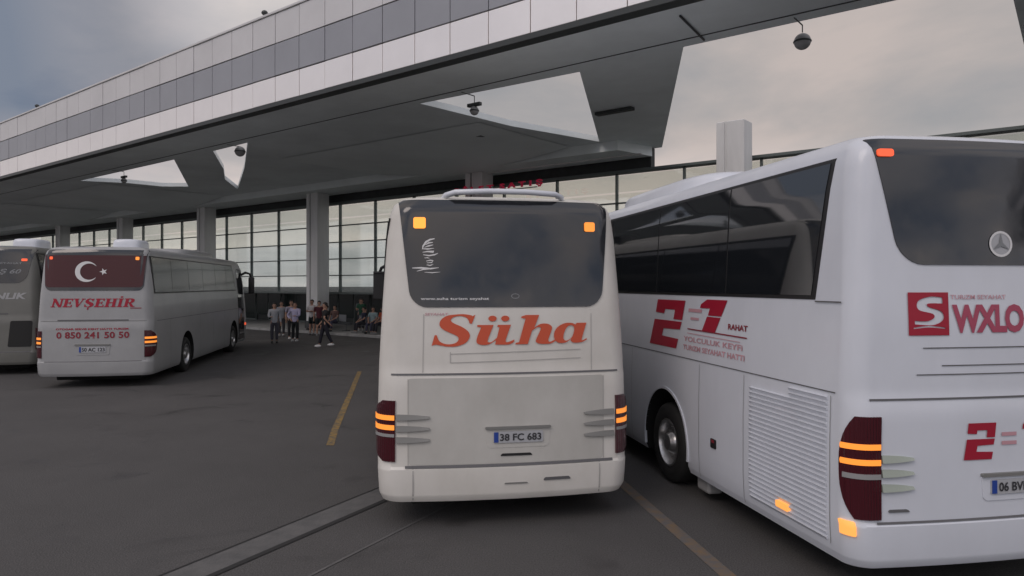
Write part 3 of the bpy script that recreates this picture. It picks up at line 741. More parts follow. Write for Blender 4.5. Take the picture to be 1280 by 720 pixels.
# canopy
can=thing('canopy_roof','wide station canopy with a panelled white and blue-grey fascia above the coaches','canopy',FOOT,RZ)
outer=[(-45,11.9),(-45,-1.25),(1.,-1.25),(1.,9.4),(7.1,9.4),(12.95,-1.25),(118,-1.25),(118,11.9)]
op2=[(15.5,9.5),(10.0,9.25),(14.3,1.25),(14.75,3.3),(15.25,5.4),(15.4,8.0)]
op1=[(40.9,9.2),(30.8,9.3),(38.6,4.6),(39.7,5.5),(39.8,7.3)]
opm=[(27.6,9.3),(24.9,9.4),(30.4,6.2),(37.5,2.3),(34.5,4.8),(31.5,6.6)]
def slab_mesh(polys,z0,z1):
    cu=bpy.data.curves.new('tmp','CURVE'); cu.dimensions='2D'; cu.fill_mode='BOTH'; cu.extrude=(z1-z0)/2
    for p in polys:
        s=cu.splines.new('POLY'); s.points.add(len(p)-1)
        for q,pt in zip(s.points,p): q.co=(pt[0],pt[1],0,1)
        s.use_cyclic_u=True
    o=bpy.data.objects.new('tmp',cu); C.objects.link(o)
    me=bpy.data.meshes.new_from_object(o.evaluated_get(DG())); bpy.data.objects.remove(o)
    for v in me.vertices: v.co.z+=(z0+z1)/2
    return me
me=slab_mesh([outer,op2,op1,opm],7.92,8.12)
sof=link('soffit',me,'soffit',can)
# panel joints of the soffit and stepped edge beam
bm=bmesh.new()
for s0 in range(-44,116,4):
    pass
box(bm,-45,118,9.86,9.89,7.905,7.925)
new_obj('soffit_joint',bm,'trim_dark',can)
# lowered curved beam bands between the openings (shallow drop so the soffit is not one flat sheet)
bm=bmesh.new()
def band(pts,z0,z1): prism(bm,pts,z0,z1)
band([(-45,1.6),(-45,-.9),(.9,-.9),(.9,1.6)],7.62,7.915)
band([(13.6,1.1),(13.2,-.9),(118,-.9),(118,1.1)],7.55,7.915)
new_obj('edge_beam',bm,'soffit_dark',can)
bm=bmesh.new()
for k in range(48):
    pass
# hanging dish-shaped lining under the far half
def dish(s0,s1,d0,d1,zt,sag):
    n=24; m_=10; g=[]
    for i in range(n+1):
        r=[]
        for j in range(m_+1):
            s=s0+(s1-s0)*i/n; d=d0+(d1-d0)*j/m_
            e=(1-(2*i/n-1)**2); r.append(bm.verts.new((s,d,zt-sag*e*(1-(j/m_)**2))))
        g.append(r)
    for i in range(n):
        for j in range(m_): bm.faces.new((g[i][j],g[i+1][j],g[i+1][j+1],g[i][j+1]))
dish(15.7,27.,1.2,6.6,7.9,.42); dish(40.9,54,1.2,8.,7.9,.45); dish(56,72,1.2,8.,7.9,.45)
new_obj('ceiling_lining',bm,'soffit_dark',can,60)
for nm,z0,z1,m_ in (('lower_fascia_band',8.0,8.77,'fascia_bright'),('middle_fascia_band',8.79,9.75,'fascia_dark'),('upper_fascia_band',9.77,10.67,'fascia_light')):
    bm=bmesh.new(); s0=-45.
    K=int((118+45)/1.2)
    for k in range(K):
        a=s0+k*1.2+.44
        tl=random.uniform(-.006,.006)
        y1=12.1+tl
        box(bm,a+.012,a+1.188,11.95,y1,z0+.008,z1-.008,.006)
    new_obj(nm,bm,m_,can)
bm=bmesh.new(); box(bm,-44.5,118,11.6,11.95,7.93,10.66); new_obj('fascia_frame',bm,'trim_dark',can)
bm=bmesh.new(); box(bm,-44.5,118,11.5,12.14,10.67,10.74,.01); new_obj('parapet_capping',bm,'fascia_light',can)
bm=bmesh.new(); box(bm,-44.5,118,11.8,12.13,7.86,7.995,.01); new_obj('drip_edge',bm,'trim_dark',can)
# little posts on the parapet
for s_ in (38.7,57.6,19.9):
    bm=bmesh.new(); tube(bm,[(s_,11.9,10.74),(s_,11.9,10.9)],.035,8); ellipsoid(bm,(s_,11.9,10.95),(.1,.1,.08),10,8); new_obj('parapet_lamp',bm,'trim_dark',can,50)
def toF(X,Y):
    v=Vector((X,Y,0))-FOOT; return v.dot(A_),v.dot(N_)
for (u,v,ln) in ((768,138,1.3),(590,170,1.05),(455,191,1.1),(1005,-60,1.3)):
    Z=900*5.4/(356-v); X=(u-640)/900*Z; s,d=toF(X,Z)
    bm=bmesh.new(); box(bm,s-ln/2,s+ln/2,d-.12,d+.12,7.82,7.915,.015); new_obj('strip_light',bm,'trim_dark',can)
# joint line seen at the near edge
s0,d0=toF((850-640)/900*14.46,14.46); s1,d1=toF((880-640)/900*15.88,15.88)
bm=bmesh.new(); tube(bm,[(s0,d0,7.9),(s1,d1,7.9)],.025,6); new_obj('conduit',bm,'trim_dark',can)

# hanging globe lamps
def globe(u,label,dz=0.,r=.13,brk=True):
    Z=22595/(u+500); X=(u-640)/900*Z
    t=thing('hanging_lamp',label,'lamp',(X,Z,7.92),RZ,'globe lamps hanging at the canopy openings')
    bm=bmesh.new(); tube(bm,[(0,0,0),(0,0,-.27+dz)],.012,8)
    tube(bm,[(0,-.0,-.0),(0,.55,-.0)],.015,6); new_obj('stem',bm,'trim_dark',t)
    bm=bmesh.new(); box(bm,-.24,.24,-.06,.06,-.3+dz,-.2+dz,.015); 
    if brk: new_obj('bracket',bm,'trim_dark',t)
    else: bm.free()
    bm=bmesh.new(); ellipsoid(bm,(0,0,-.3+dz-r*.95),(r,r,r),24,16); new_obj('globe',bm,'grey_plastic',t,60)
    bm=bmesh.new(); lathe(bm,[(r*1.04,-.02),(r*1.09,0),(r*1.04,.02),(r*1.,.0),(r*1.04,-.02)],Matrix.Translation((0,0,-.3+dz-r*.95))@Matrix.Rotation(R(90),4,'Y'),24); new_obj('lamp_ring',bm,'trim_dark',t,50)
globe(593,'small grey globe lamp under a bar bracket, in the middle canopy opening')
globe(1003,'largest round grey lamp hanging in the big right-hand canopy opening',.12,.17,False)
globe(155,'tiny distant lamp hanging in the leftmost canopy opening')
globe(300,'round lamp against the narrow faint opening between left coach and column',.3,.2,False)

# columns
cl=['grey square column at right, rising through the large canopy opening','pale square column directly behind the roof bar of the middle coach','pale square column standing beside the group of people','grey column just behind the roof of the flag coach','dim narrow column second from the left behind the flag coach roof','dim column farthest left behind the coaches','dark column beyond the left edge coach']
for i,s in enumerate((9.55,21.4,33.25,45.1,56.95,68.8)):
    top=8.2 if i==0 else 7.6
    p=F(s,0.); t=thing('column',cl[i],'column',p,RZ,'square columns along the terminal front')
    bm=bmesh.new(); box(bm,-.5,.12,-.4,.4,.1,top,.03); box(bm,.2,.5,-.4,.4,.1,top,.03); new_obj('shaft',bm,'column',t)
    bm=bmesh.new(); box(bm,.12,.2,-.34,.34,.1,top); new_obj('joint_recess',bm,'column' if i==0 else 'trim_dark',t)
    bm=bmesh.new(); box(bm,-.56,.56,-.46,.46,0.1,.5,.02); new_obj('plinth',bm,'trim_dark',t)

# terminal building
tb=thing('terminal_building','glazed terminal front with a grid of pale reflective panes above dark shopfronts','building',FOOT,RZ)
bm=bmesh.new()
box(bm,-45,112,-3.6,-3.4,.1,2.0); new_obj('wall',bm,'dark_wall',tb)
bm=bmesh.new(); box(bm,-45,112,-6.0,-1.4,1.98+.022,2.09); new_obj('upper_floor',bm,'dark_wall',tb)
bm=bmesh.new(); box(bm,-45,112,-5.8,-1.36,6.97,6.99); rf_=new_obj('roof',bm,'glass_back',tb)
bm=bmesh.new(); box(bm,-45,112,-5.93,-5.91,2.1,6.9); new_obj('back_glazing',bm,'glass_back',tb)
bm=bmesh.new(); box(bm,-45,.8,-1.32,-1.0,7.14,7.92); box(bm,13.3,112,-1.32,-1.0,7.14,7.92); new_obj('upper_wall',bm,'dark_wall',tb)
bm=bmesh.new(); box(bm,-45,112,-1.34,-.86,7.02,7.13,.01); new_obj('parapet_rail',bm,'mullion',tb)
bm=bmesh.new(); box(bm,13.2,21.,-.1,.02,7.5,7.545); new_obj('handrail',bm,'column',tb)
bm=bmesh.new(); box(bm,-45,112,-1.4,-.9,1.98,2.1,.01); new_obj('sill_beam',bm,'mullion',tb)
rowsz=[2.1,3.03,3.96,4.9,5.83,7.02]
n=0
s=-8.8
while s<76:
    fr=bmesh.new(); a,b=s,s+2.96
    box(fr,a-.03,a+.03,-1.2,-1.02,2.1,7.02,.008)
    for z in rowsz[1:-1]: box(fr,a+.036,b-.036,-1.19,-1.03,z-.028,z+.028,.006)
    w=bpy.data.objects.new('window',None); C.objects.link(w); w.parent=tb
    new_obj('frame',fr,'mullion',w)
    lo=bmesh.new(); hi=bmesh.new()
    for k in range(5):
        z0,z1=rowsz[k]+.03,rowsz[k+1]-.03
        box(lo if k<3 else hi,a+.036,b-.036,-1.15+random.uniform(-.004,.004),-1.1,z0,z1)
    for q in hi.verts: q.co.y+= (q.co.z-5)*random.uniform(-.002,.002)
    new_obj('frosted_pane',lo,'glass_frost2',w); new_obj('pane',hi,'glass_reflective',w)
    s+=2.9625
# shopfront level: doors
s=-8.8; k=0
while s<76:
    d=bpy.data.objects.new('door',None); C.objects.link(d); d.parent=tb
    bm=bmesh.new(); prism(bm,[(s+.02,-3.38),(s+1.52,-3.38),(s+1.52,-3.3),(s+.02,-3.3)],.1,2.0); new_obj('frame',bm,'mullion',d)
    bm=bmesh.new(); box(bm,s+.1,s+1.44,-3.29,-3.27,.2,1.9); new_obj('door_glass',bm,'door_glass',d)
    bm=bmesh.new(); box(bm,s+1.6,s+2.88,-3.38,-3.3,.5,1.95); new_obj('shop_window',bm,'door_glass',tb)
    s+=2.9625; k+=1

# red letters above the entrance, on the terminal front
p=F(21.4,.62)
bm=bmesh.new()
t=thing('red_sign','row of small red letters on the terminal front, just above the middle coach roof','sign',F(0,0),RZ)
me=text_mesh('B İ L E T  S A T I Ş',.04,0,1.1)
for v in me.vertices: pass
bm=bmesh.new(); bm.from_mesh(me); xs=[v.co.x for v in bm.verts]; x0,x1=min(xs),max(xs)
for v in bm.verts:
    tt=(v.co.x-x0)/(x1-x0); v.co=Vector((22.3-tt*4.9,.66,6.64+v.co.y*.3))
r=bmesh.ops.extrude_face_region(bm,geom=bm.faces[:])
for v in [g for g in r['geom'] if isinstance(g,bmesh.types.BMVert)]: v.co.y-=.05
new_obj('lettering',bm,'sign_red',t)
bm=bmesh.new(); box(bm,17.7,23.,.585,.61,6.55,6.59); box(bm,21.3,21.36,.4,.6,6.53,6.6); new_obj('support_rail',bm,'mullion',t)

# ------------------------------------------------------------------ ground
def struct(o): o['kind']='structure'; return o
bm=bmesh.new()
g=bmesh.ops.create_grid(bm,x_segments=8,y_segments=8,size=900)
o=struct(new_obj('asphalt_ground',bm,'asphalt'))
bm=bmesh.new()
prism(bm,[(-60,-3.4),(118,-3.4),(118,2.),(-60,2.)],0.0,.1)
o=struct(new_obj('pavement',bm,'pavement')); o.location=FOOT; o.rotation_euler=(0,0,RZ)
bm=bmesh.new(); 
for k in range(-50,112,2): box(bm,k*1.+.01,k+1.99,2.003,2.15,0,.13,.015)
o=struct(new_obj('kerb',bm,'pavement')); o.location=FOOT; o.rotation_euler=(0,0,RZ)
def gline(name,pts,wid,z,m):
    bm=bmesh.new(); prev=None; n=len(pts)
    for i,(x,y) in enumerate(pts):
        a=pts[max(i-1,0)]; b=pts[min(i+1,n-1)]; dx,dy=b[0]-a[0],b[1]-a[1]; q=math.hypot(dx,dy); nx,ny=-dy/q*wid/2,dx/q*wid/2
        c=(bm.verts.new((x-nx,y-ny,z)),bm.verts.new((x+nx,y+ny,z)))
        if prev: bm.faces.new((prev[0],c[0],c[1],prev[1]))
        prev=c
    bmesh.ops.recalc_face_normals(bm,faces=bm.faces[:])
    for f in bm.faces:
        if f.normal.z<0: f.normal_flip()
    return struct(new_obj(name,bm,m))
gline('lane_marking',[(-2.83,11.2),(-3.05,12.4),(-3.72,16.6),(-4.4,20.8)],.12,.004,'yellow')
gline('lane_marking',[(2.05,5.),(1.85,6.2),(1.52,8.2),(1.15,10.5),(.3,15.7),(-.6,21)],.14,.004,'orange_line')
dirv=Vector((1.13,2.2)).normalized()
def gp(t,o=0.): 
    p=Vector((-2.2,7.35))+dirv*t+Vector((dirv.y,-dirv.x))*o; return (p.x,p.y)
gline('drain_channel',[gp(-6),gp(0),gp(9)],.36,.004,'concrete_gutter')
gline('channel_seam',[gp(-6,-.19),gp(9,-.19)],.025,.008,'seam')
gline('channel_seam',[gp(-6,.2),gp(9,.2)],.07,.008,'seam')
gline('channel_seam',[gp(-6,.95),gp(1.8,.95)],.03,.006,'concrete_gutter')

# ------------------------------------------------------------------ people
def skin_mesh(chains, sub=1):
    """chains: list of lists of (x,y,z,rx,ry); each chain list may start with index reference ('@',i)"""
    vs=[];es=[];rd=[]
    for ch in chains:
        prev=None
        for p in ch:
            if p[0]=='@': prev=p[1]; continue
            vs.append(p[:3]); rd.append((p[3],p[4] if len(p)>4 else p[3])); i=len(vs)-1
            if prev is not None: es.append((prev,i))
            prev=i
    me=bpy.data.meshes.new('s'); me.from_pydata(vs,es,[]); o=bpy.data.objects.new('s',me); C.objects.link(o)
    o.modifiers.new('k','SKIN')
    sv=me.skin_vertices[0].data
    for i,r in enumerate(rd): sv[i].radius=r; sv[i].use_root=(i==0)
    o.modifiers['k'].use_smooth_shade=True
    m=o.modifiers.new('s','SUBSURF'); m.levels=sub; m.render_levels=sub
    res=bpy.data.meshes.new_from_object(o.evaluated_get(DG())); bpy.data.objects.remove(o)
    return res
cloth={}
def cmat(c):
    if c not in cloth: cloth[c]=mat('cloth_%d'%len(cloth),c,.85,var=.15,scale=12)
    return cloth[c]
def person(label,x,y,face,h=1.74,shirt=(.5,.5,.55),pants=(.03,.03,.035),shoes=(.6,.6,.6),pose='stand',arms=('down','down'),shorts=False,long_sleeve=False,stride=0.,group=None,z0=0.,cap=None):
    """face: heading in degrees (0 = +Y)"""
    k=h/1.74
    t=thing('person',label,'person',(x,y,z0),R(face),group)
    t.scale=(k,k,k)
    sit=pose=='sit'
    hip=.93 if not sit else .5
    dz=hip-.93
    def J(x_,y_,z_,r1,r2=None): return (x_,y_,z_+dz,r1,r2 or r1)
    # legs
    legs={}
    for sd in (-1,1):
        st=stride*sd
        if sit: legs[sd]=[(sd*.09,.02,hip-.02,.085),(sd*.12,.42,hip+.01,.06),(sd*.12,.46,.08,.036),(sd*.12,.46,.07,.04)]
        else: legs[sd]=[(sd*.09,0,hip-.06,.088),(sd*.1,.5*st+.03*abs(stride),.5,.06),(sd*.1,.95*st-(.08 if st<0 else 0),.1+(.05 if st<0 else 0),.038),]
    arm={}
    for sd,a in zip((-1,1),arms):
        s0=(sd*.19,0,1.42+dz)
        if a=='down': e,hn=(sd*.25,-.03,1.14+dz),(sd*.26,.05,.88+dz)
        elif a=='akimbo': e,hn=(sd*.4,-.06,1.16+dz),(sd*.2,.06,1.0+dz)
        elif a=='fold': e,hn=(sd*.26,.05,1.15+dz),(-sd*.05,.2,1.2+dz)
        elif a=='fwd': e,hn=(sd*.24,.1,1.16+dz),(sd*.14,.33,1.16+dz)
        elif a=='swing': e,hn=(sd*.25,-.1*sd,1.15+dz),(sd*.25,.12*sd*(1 if stride else 1),.92+dz)
        elif a=='lap': e,hn=(sd*.24,.08,1.16+dz),(sd*.1,.32,1.02+dz)
        arm[sd]=(s0,e,hn)
    chains=[[J(0,0,.95,.13,.1),J(0,0,1.1,.12,.09),J(0,0,1.3,.15,.1),J(0,-.005,1.43,.13,.08),J(0,0,1.49,.055),J(0,.012,1.55,.06),J(0,.015,1.61,.08,.092),J(0,.01,1.69,.078,.088),J(0,.0,1.735,.045)]]
    idx=9
    for sd in (-1,1):
        chains.append([('@',0)]+[l if len(l)>4 else (*l,l[3]) for l in legs[sd]]); idx+=len(legs[sd])
    for sd in (-1,1):
        s0,e,hn=arm[sd]
        chains.append([('@',3),(*s0,.055,.055),(*e,.04,.04),(*hn,.026,.026)]); 
        base=idx+2; idx+=3
        d=(Vector(hn)-Vector(e)).normalized()
        side=Vector((1,0,0)) if abs(d.x)<.8 else Vector((0,1,0))
        side=(side-d*side.dot(d)).normalized(); nn=d.cross(side)
        pm=Vector(hn)+d*.07
        chains.append([('@',base),(*pm,.03,.02)]); pb=idx; idx+=1
        for f,(o_,ln) in enumerate(((-.027,.06),(-.009,.072),(.009,.068),(.027,.052))):
            q=pm+side*o_+d*.035; q2=q+d*ln*.6+nn*.012; 
            chains.append([('@',pb),(*q,.009,.009),(*q2,.008,.008)]); idx+=2
        q=Vector(hn)+side*(-.035)+d*.03; q2=q+d*.03+side*(-.018)+nn*.015
        chains.append([('@',base),(*q,.011,.011),(*q2,.009,.009)]); idx+=2
    body=link('body',skin_mesh(chains,1),'skin',t)
    # face
    bm=bmesh.new(); tube(bm,[(0,.098,1.645+dz),(0,.122,1.605+dz)],[.008,.014],8); ellipsoid(bm,(-.085,.01,1.62+dz),(.012,.02,.032),8,6); ellipsoid(bm,(.085,.01,1.62+dz),(.012,.02,.032),8,6)
    new_obj('nose_and_ears',bm,'skin',body,60)
    bm=bmesh.new()
    for sx in (-.032,.032): ellipsoid(bm,(sx,.097,1.643+dz),(.013,.008,.008),8,6)
    box(bm,-.025,.025,.096,.108,1.57+dz,1.577+dz); new_obj('eyes_and_mouth',bm,'ink',body)
    bm=bmesh.new(); ellipsoid(bm,(0,-.012,1.675+dz),(.094,.105,.092),16,12)
    for v in list(bm.verts):
        if v.co.y>.05 and v.co.z<1.69+dz or v.co.z<1.60+dz: bm.verts.remove(v)
    new_obj('hair',bm,cmat(cap) if cap else 'hair',t,60)
    # shirt
    ch=[[J(0,0,.84,.165,.135),J(0,0,.93,.165,.135),J(0,0,1.1,.15,.115),J(0,0,1.3,.172,.122),J(0,-.005,1.43,.15,.1),J(0,0,1.475,.075)]]
    for sd in (-1,1):
        s0,e,hn=arm[sd]; E=Vector(e); S0=Vector(s0); Hn=Vector(hn)
        if long_sleeve: ch.append([('@',4),(*S0,.075,.075),(*E,.055,.055),(*(E+(Hn-E)*.88),.04,.04)])
        else: ch.append([('@',4),(*S0,.075,.075),(*(S0+(E-S0)*.8),.062,.062)])
    link('shirt',skin_mesh(ch,1),cmat(shirt),t)
    ch=[[ (0,0,hip+.14,.14,.11),(0,0,hip+.05,.155,.125),(0,0,hip-.03,.15,.125)]]
    for sd in (-1,1):
        l=[Vector(p[:3]) for p in legs[sd]]
        if shorts: pts=[(*l[0],.11,.11),(*(l[0]+(l[1]-l[0])*.9),.1,.1)]
        else: pts=[(*l[0],.108,.108),(*l[1],.078,.078),(*(l[1]+(l[2]-l[1])*.93),.062,.062)]
        ch.append([('@',2)]+pts)
    link('shorts' if shorts else 'trousers',skin_mesh(ch,1),cmat(pants),t)
    for sd in (-1,1):
        f=legs[sd][-1]; zb=max(0,f[2]-.1)
        bm=bmesh.new(); ellipsoid(bm,(f[0],f[1]+.06,zb+.05),(.052,.14,.055),14,10,zmin=zb+.0)
        new_obj('shoe',bm,cmat(shoes),t,60)
    return t
def at(u,v,z=0.): 
    Z=900*(2.5-z)/(v-356); return (u-640)/900*Z,Z
W_=(.55,.55,.62); LV=(.45,.43,.62)
def P_(label,u,v,**k):
    x,y=at(u,v); return person(label,x,y,**k)
P_('man in pale shirt and dark trousers standing nearest the parked flag coach door',343,429,face=200,shirt=(.42,.44,.48),pants=(.06,.06,.08),shoes=(.05,.05,.05),arms=('down','fwd'),long_sleeve=True,h=1.72)
P_('man in lavender-white shirt with hands on hips and white shoes',369,427,face=170,shirt=LV,pants=(.012,.015,.018),arms=('fwd','akimbo'),long_sleeve=True,h=1.72)
P_('man in white top half hidden beside the hands-on-hips man',364,424,face=220,shirt=(.36,.34,.42),pants=(.03,.03,.035),arms=('down','down'),h=1.78)
P_('man in white t-shirt and dark shorts with folded arms by the column',390,419,face=165,shirt=(.55,.53,.53),pants=(.01,.02,.022),shorts=True,arms=('fold','fold'),h=1.75,shoes=(.2,.2,.2))
P_('man in maroon t-shirt and dark shorts before the column',399,420,face=190,shirt=(.09,.02,.03),pants=(.01,.018,.02),shorts=True,arms=('down','down'),h=1.7,shoes=(.3,.3,.3))
P_('man in black walking past with bright white shoes',406,434,face=120,shirt=(.02,.022,.024),pants=(.018,.018,.03),stride=.2,arms=('swing','swing'),h=1.78,shoes=(.75,.75,.75))
P_('person in grey behind the pale-shirted man near the coach door',352,420,face=185,shirt=(.3,.31,.34),pants=(.05,.05,.06),arms=('down','down'),h=1.68)

# bench row with waiting passengers at the terminal front
def bench(label,s):
    p=F(s,.9,.1); t=thing('bench',label,'bench',p,RZ+math.pi,'metal benches before the shopfronts')
    for i in range(4):
        bm=bmesh.new(); x=-1.05+i*.7-.3
        box(bm,x,x+.58,-.02,.42,.4,.43,.012); new_obj('seat',bm,'bench',t)
        bm=bmesh.new(); box(bm,x,x+.58,-.09,-.05,.5,.86,.012); new_obj('backrest',bm,'bench',t)
    bm=bmesh.new(); box(bm,-1.4,1.38,.12,.18,.34,.4); new_obj('beam',bm,'bench',t)
    for x in (-1.1,1.05):
        bm=bmesh.new(); tube(bm,[(x,.15,.34),(x,.15,.02)],.025); tube(bm,[(x,-.12,.02),(x,.4,.02)],.02); tube(bm,[(x,-.07,.8),(x,.0,.38),(x,.15,.36)],.018); new_obj('leg',bm,'bench',t)
bench('metal bench beside the column with pale-clothed passengers',30.9); bench('metal bench with the orange-shirted passenger, nearest the middle coach',27.2)
sitters=[(31.9,'seated passenger in white close to the column foot',(.5,.5,.52)),(31.2,'seated passenger in black second from the column',(.02,.02,.02)),(30.5,'seated passenger in brown third from the column',(.14,.08,.07)),(28.2,'seated passenger in dark navy next to the teal-shirted one',(.02,.025,.05)),(27.5,'seated passenger in pale grey-blue beside the orange shirt',(.3,.4,.42)),(26.8,'seated passenger in a bright orange shirt',(.5,.09,.035)),(26.1,'seated passenger in dull red at the bench end',(.2,.06,.06))]
for i,(s,lb,c) in enumerate(sitters):
    p=F(s,.96,0)
    person(lb,p.x,p.y,math.degrees(RZ)+random.uniform(-25,25),shirt=c,pants=(.03,.03,.04) if i%2 else (.06,.06,.1),pose='sit',arms=('lap','lap'),group='passengers seated on the benches',h=1.7+.03*(i%3),z0=.1,shoes=(.3,.3,.3) if i%2 else (.05,.05,.05))
for i,(s,d,lb,c,fa) in enumerate(((29.3,.2,'standing passenger in dark green behind the gap between benches',(.02,.09,.05),170),(30.1,-.4,'standing passenger in grey behind the nearer-column bench',(.12,.13,.14),200),(25.3,.4,'standing passenger in beige next to the orange-shirt bench',(.3,.27,.24),190))):
    p=F(s,d,0); person(lb,p.x,p.y,fa,shirt=c,pants=(.04,.04,.05),arms=('down','fwd'),z0=.1,h=1.66)

# ------------------------------------------------------------------ light
w=bpy.data.worlds.new('World'); scene.world=w; w.use_nodes=True
nt=w.node_tree; nt.nodes.clear()
N=nt.nodes.new; Lk=nt.links.new
out=N('ShaderNodeOutputWorld'); 
SUN_EL,SUN_AZ=R(42),R(218)     # azimuth from +Y towards +X : behind and right of the camera
sky=N('ShaderNodeTexSky'); sky.sky_type='NISHITA'; sky.sun_disc=False; sky.sun_elevation=SUN_EL; sky.sun_rotation=SUN_AZ; sky.air_density=1.2; sky.dust_density=2.5
bg1=N('ShaderNodeBackground'); bg1.inputs[1].default_value=.05; Lk(sky.outputs[0],bg1.inputs[0])
tc=N('ShaderNodeTexCoord'); sep=N('ShaderNodeSeparateXYZ'); Lk(tc.outputs['Generated'],sep.inputs[0])
def math_(op,a,b=None,c=None):
    n=N('ShaderNodeMath'); n.operation=op
    for i,x in enumerate((a,b,c)):
        if x is None: continue
        if isinstance(x,(int,float)): n.inputs[i].default_value=x
        else: Lk(x,n.inputs[i])
    return n.outputs[0]
zc=math_('ADD',math_('MAXIMUM',sep.outputs[2],0.),.16)
cx_=math_('DIVIDE',sep.outputs[0],zc); cy_=math_('DIVIDE',sep.outputs[1],zc)
cmb=N('ShaderNodeCombineXYZ'); Lk(cx_,cmb.inputs[0]); Lk(cy_,cmb.inputs[1])
no=N('ShaderNodeTexNoise'); no.inputs['Scale'].default_value=.9; no.inputs['Detail'].default_value=8; no.inputs['Roughness'].default_value=.55; no.inputs['Distortion'].default_value=.3
mpn=N('ShaderNodeMapping'); mpn.inputs['Location'].default_value=(3.1,1.7,0); Lk(cmb.outputs[0],mpn.inputs[0]); Lk(mpn.outputs[0],no.inputs['Vector'])
ramp=N('ShaderNodeValToRGB'); e=ramp.color_ramp.elements
e[0].position=.34; e[0].color=(.5,.48,.48,1); e[1].position=.62; e[1].color=(.66,.58,.55,1)
m1=ramp.color_ramp.elements.new(.5); m1.color=(.54,.5,.49,1)
Lk(no.outputs['Fax' if 0 else 'Fac'],ramp.inputs[0])
ramp2=N('ShaderNodeValToRGB'); e=ramp2.color_ramp.elements
e[0].position=.38; e[0].color=(.13,.185,.29,1); e[1].position=.6; e[1].color=(.25,.29,.37,1)
Lk(no.outputs['Fac'],ramp2.inputs[0])
# the sky is clearer and bluer towards the front left
az=N('ShaderNodeMapRange'); az.inputs[1].default_value=-.55; az.inputs[2].default_value=-.33; az.inputs[3].default_value=1.; az.inputs[4].default_value=0.
Lk(sep.outputs[0],az.inputs[0])
azl=N('ShaderNodeMapRange'); azl.inputs[1].default_value=.1; azl.inputs[2].default_value=.2; Lk(sep.outputs[2],azl.inputs[0])
azy=N('ShaderNodeMapRange'); azy.inputs[1].default_value=.4; azy.inputs[2].default_value=.62; Lk(sep.outputs[1],azy.inputs[0])
azm=math_('MULTIPLY',math_('MULTIPLY',az.outputs[0],azl.outputs[0]),azy.outputs[0])
mc=N('ShaderNodeMix'); mc.data_type='RGBA'; Lk(azm,mc.inputs[0]); Lk(ramp.outputs[0],mc.inputs[6]); Lk(ramp2.outputs[0],mc.inputs[7])
# overcast dome: brighter overhead than low behind the camera
back=N('ShaderNodeMapRange'); back.inputs[1].default_value=.75; back.inputs[2].default_value=-.3; back.inputs[3].default_value=0.; back.inputs[4].default_value=1.; Lk(sep.outputs[1],back.inputs[0])
# the cloud deck is thinner overhead and behind, with a dull band along the horizon there
elev=N('ShaderNodeMapRange'); elev.inputs[1].default_value=.02; elev.inputs[2].default_value=.3; elev.inputs[3].default_value=.8; elev.inputs[4].default_value=1.6; Lk(sep.outputs[2],elev.inputs[0])
g1=N('ShaderNodeMix'); g1.data_type='FLOAT'; Lk(back.outputs[0],g1.inputs[0]); g1.inputs[2].default_value=.9; Lk(elev.outputs[0],g1.inputs[3])
hz=N('ShaderNodeMapRange'); hz.inputs[1].default_value=.19; hz.inputs[2].default_value=.07; hz.inputs[3].default_value=1.; hz.inputs[4].default_value=1.55; Lk(sep.outputs[2],hz.inputs[0])
gain=math_('MULTIPLY',g1.outputs[0],hz.outputs[0])
dn=N('ShaderNodeVectorMath'); dn.operation='DOT_PRODUCT'; Lk(tc.outputs['Generated'],dn.inputs[0]); dn.inputs[1].default_value=(-.27,.89,.36)
bp_=N('ShaderNodeMapRange'); bp_.interpolation_type='SMOOTHSTEP'; bp_.inputs[1].default_value=.975; bp_.inputs[2].default_value=.998; bp_.inputs[3].default_value=1.; bp_.inputs[4].default_value=1.5; Lk(dn.outputs['Value'],bp_.inputs[0])
gain=math_('MULTIPLY',gain,bp_.outputs[0])
r3=N('ShaderNodeValToRGB'); e=r3.color_ramp.elements
e[0].position=.36; e[0].color=(.3,.35,.46,1); e[1].position=.62; e[1].color=(.72,.66,.64,1); q3=e.new(.5); q3.color=(.5,.5,.54,1)
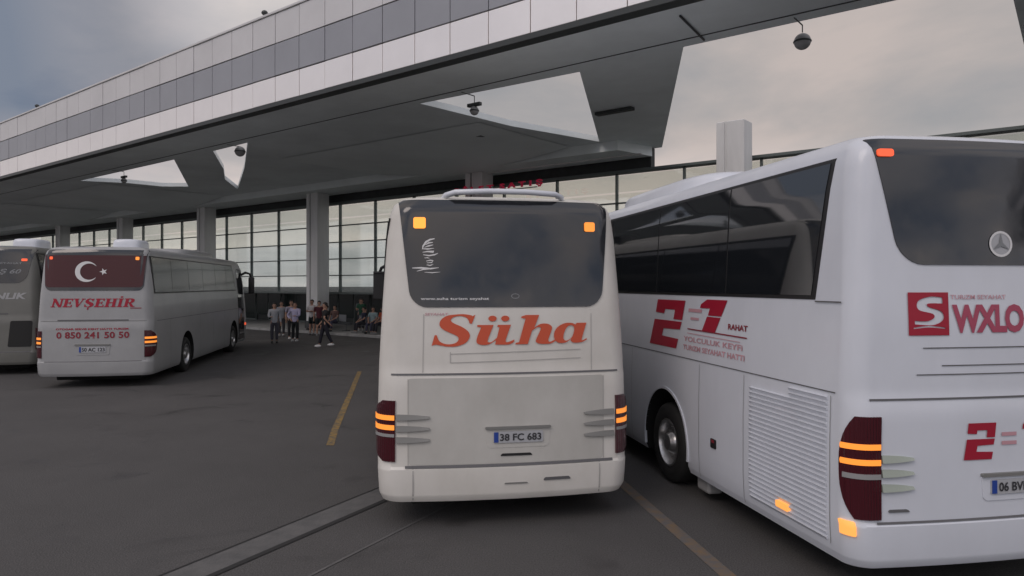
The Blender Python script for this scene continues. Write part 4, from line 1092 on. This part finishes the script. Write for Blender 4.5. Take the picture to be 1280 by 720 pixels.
Lk(no.outputs['Fac'],r3.inputs[0])
mb=N('ShaderNodeMix'); mb.data_type='RGBA'; Lk(back.outputs[0],mb.inputs[0]); Lk(mc.outputs[2],mb.inputs[6]); Lk(r3.outputs[0],mb.inputs[7])
tint=N('ShaderNodeMix'); tint.data_type='RGBA'; tint.blend_type='MULTIPLY'; Lk(back.outputs[0],tint.inputs[0]); Lk(mb.outputs[2],tint.inputs[6]); tint.inputs[7].default_value=(1,.99,1.,1)
mulc=N('ShaderNodeVectorMath'); mulc.operation='SCALE'; Lk(tint.outputs[2],mulc.inputs[0]); Lk(gain,mulc.inputs['Scale'])
bg2=N('ShaderNodeBackground'); bg2.inputs[1].default_value=1.0; Lk(mulc.outputs[0],bg2.inputs[0])
mask=N('ShaderNodeMapRange'); mask.inputs[1].default_value=.3; mask.inputs[2].default_value=.5; mask.inputs[3].default_value=.72; mask.inputs[4].default_value=1.; Lk(no.outputs['Fac'],mask.inputs[0])
mix=N('ShaderNodeMixShader'); Lk(mask.outputs[0],mix.inputs[0]); Lk(bg1.outputs[0],mix.inputs[1]); Lk(bg2.outputs[0],mix.inputs[2]); Lk(mix.outputs[0],out.inputs[0])
l=bpy.data.lights.new('sun','SUN'); l.energy=.75; l.angle=R(28); l.color=(1,.86,.78)
so=bpy.data.objects.new('sun',l); C.objects.link(so)
dv=Vector((math.sin(SUN_AZ)*math.cos(SUN_EL),math.cos(SUN_AZ)*math.cos(SUN_EL),math.sin(SUN_EL)))
so.rotation_euler=dv.to_track_quat('Z','Y').to_euler()

# ------------------------------------------------------------------ camera
cam=bpy.data.cameras.new('camera'); co=bpy.data.objects.new('camera',cam); C.objects.link(co); scene.camera=co
co.location=(0,0,2.5); co.rotation_euler=(R(90),0,0)
cam.sensor_width=36; cam.lens=900/1280*36; cam.shift_y=-4/1280; cam.clip_end=3000; cam.clip_start=.1
vs=scene.view_settings; vs.view_transform='Standard'; vs.look='None'; vs.exposure=-.14; vs.gamma=1; vs.use_curve_mapping=False
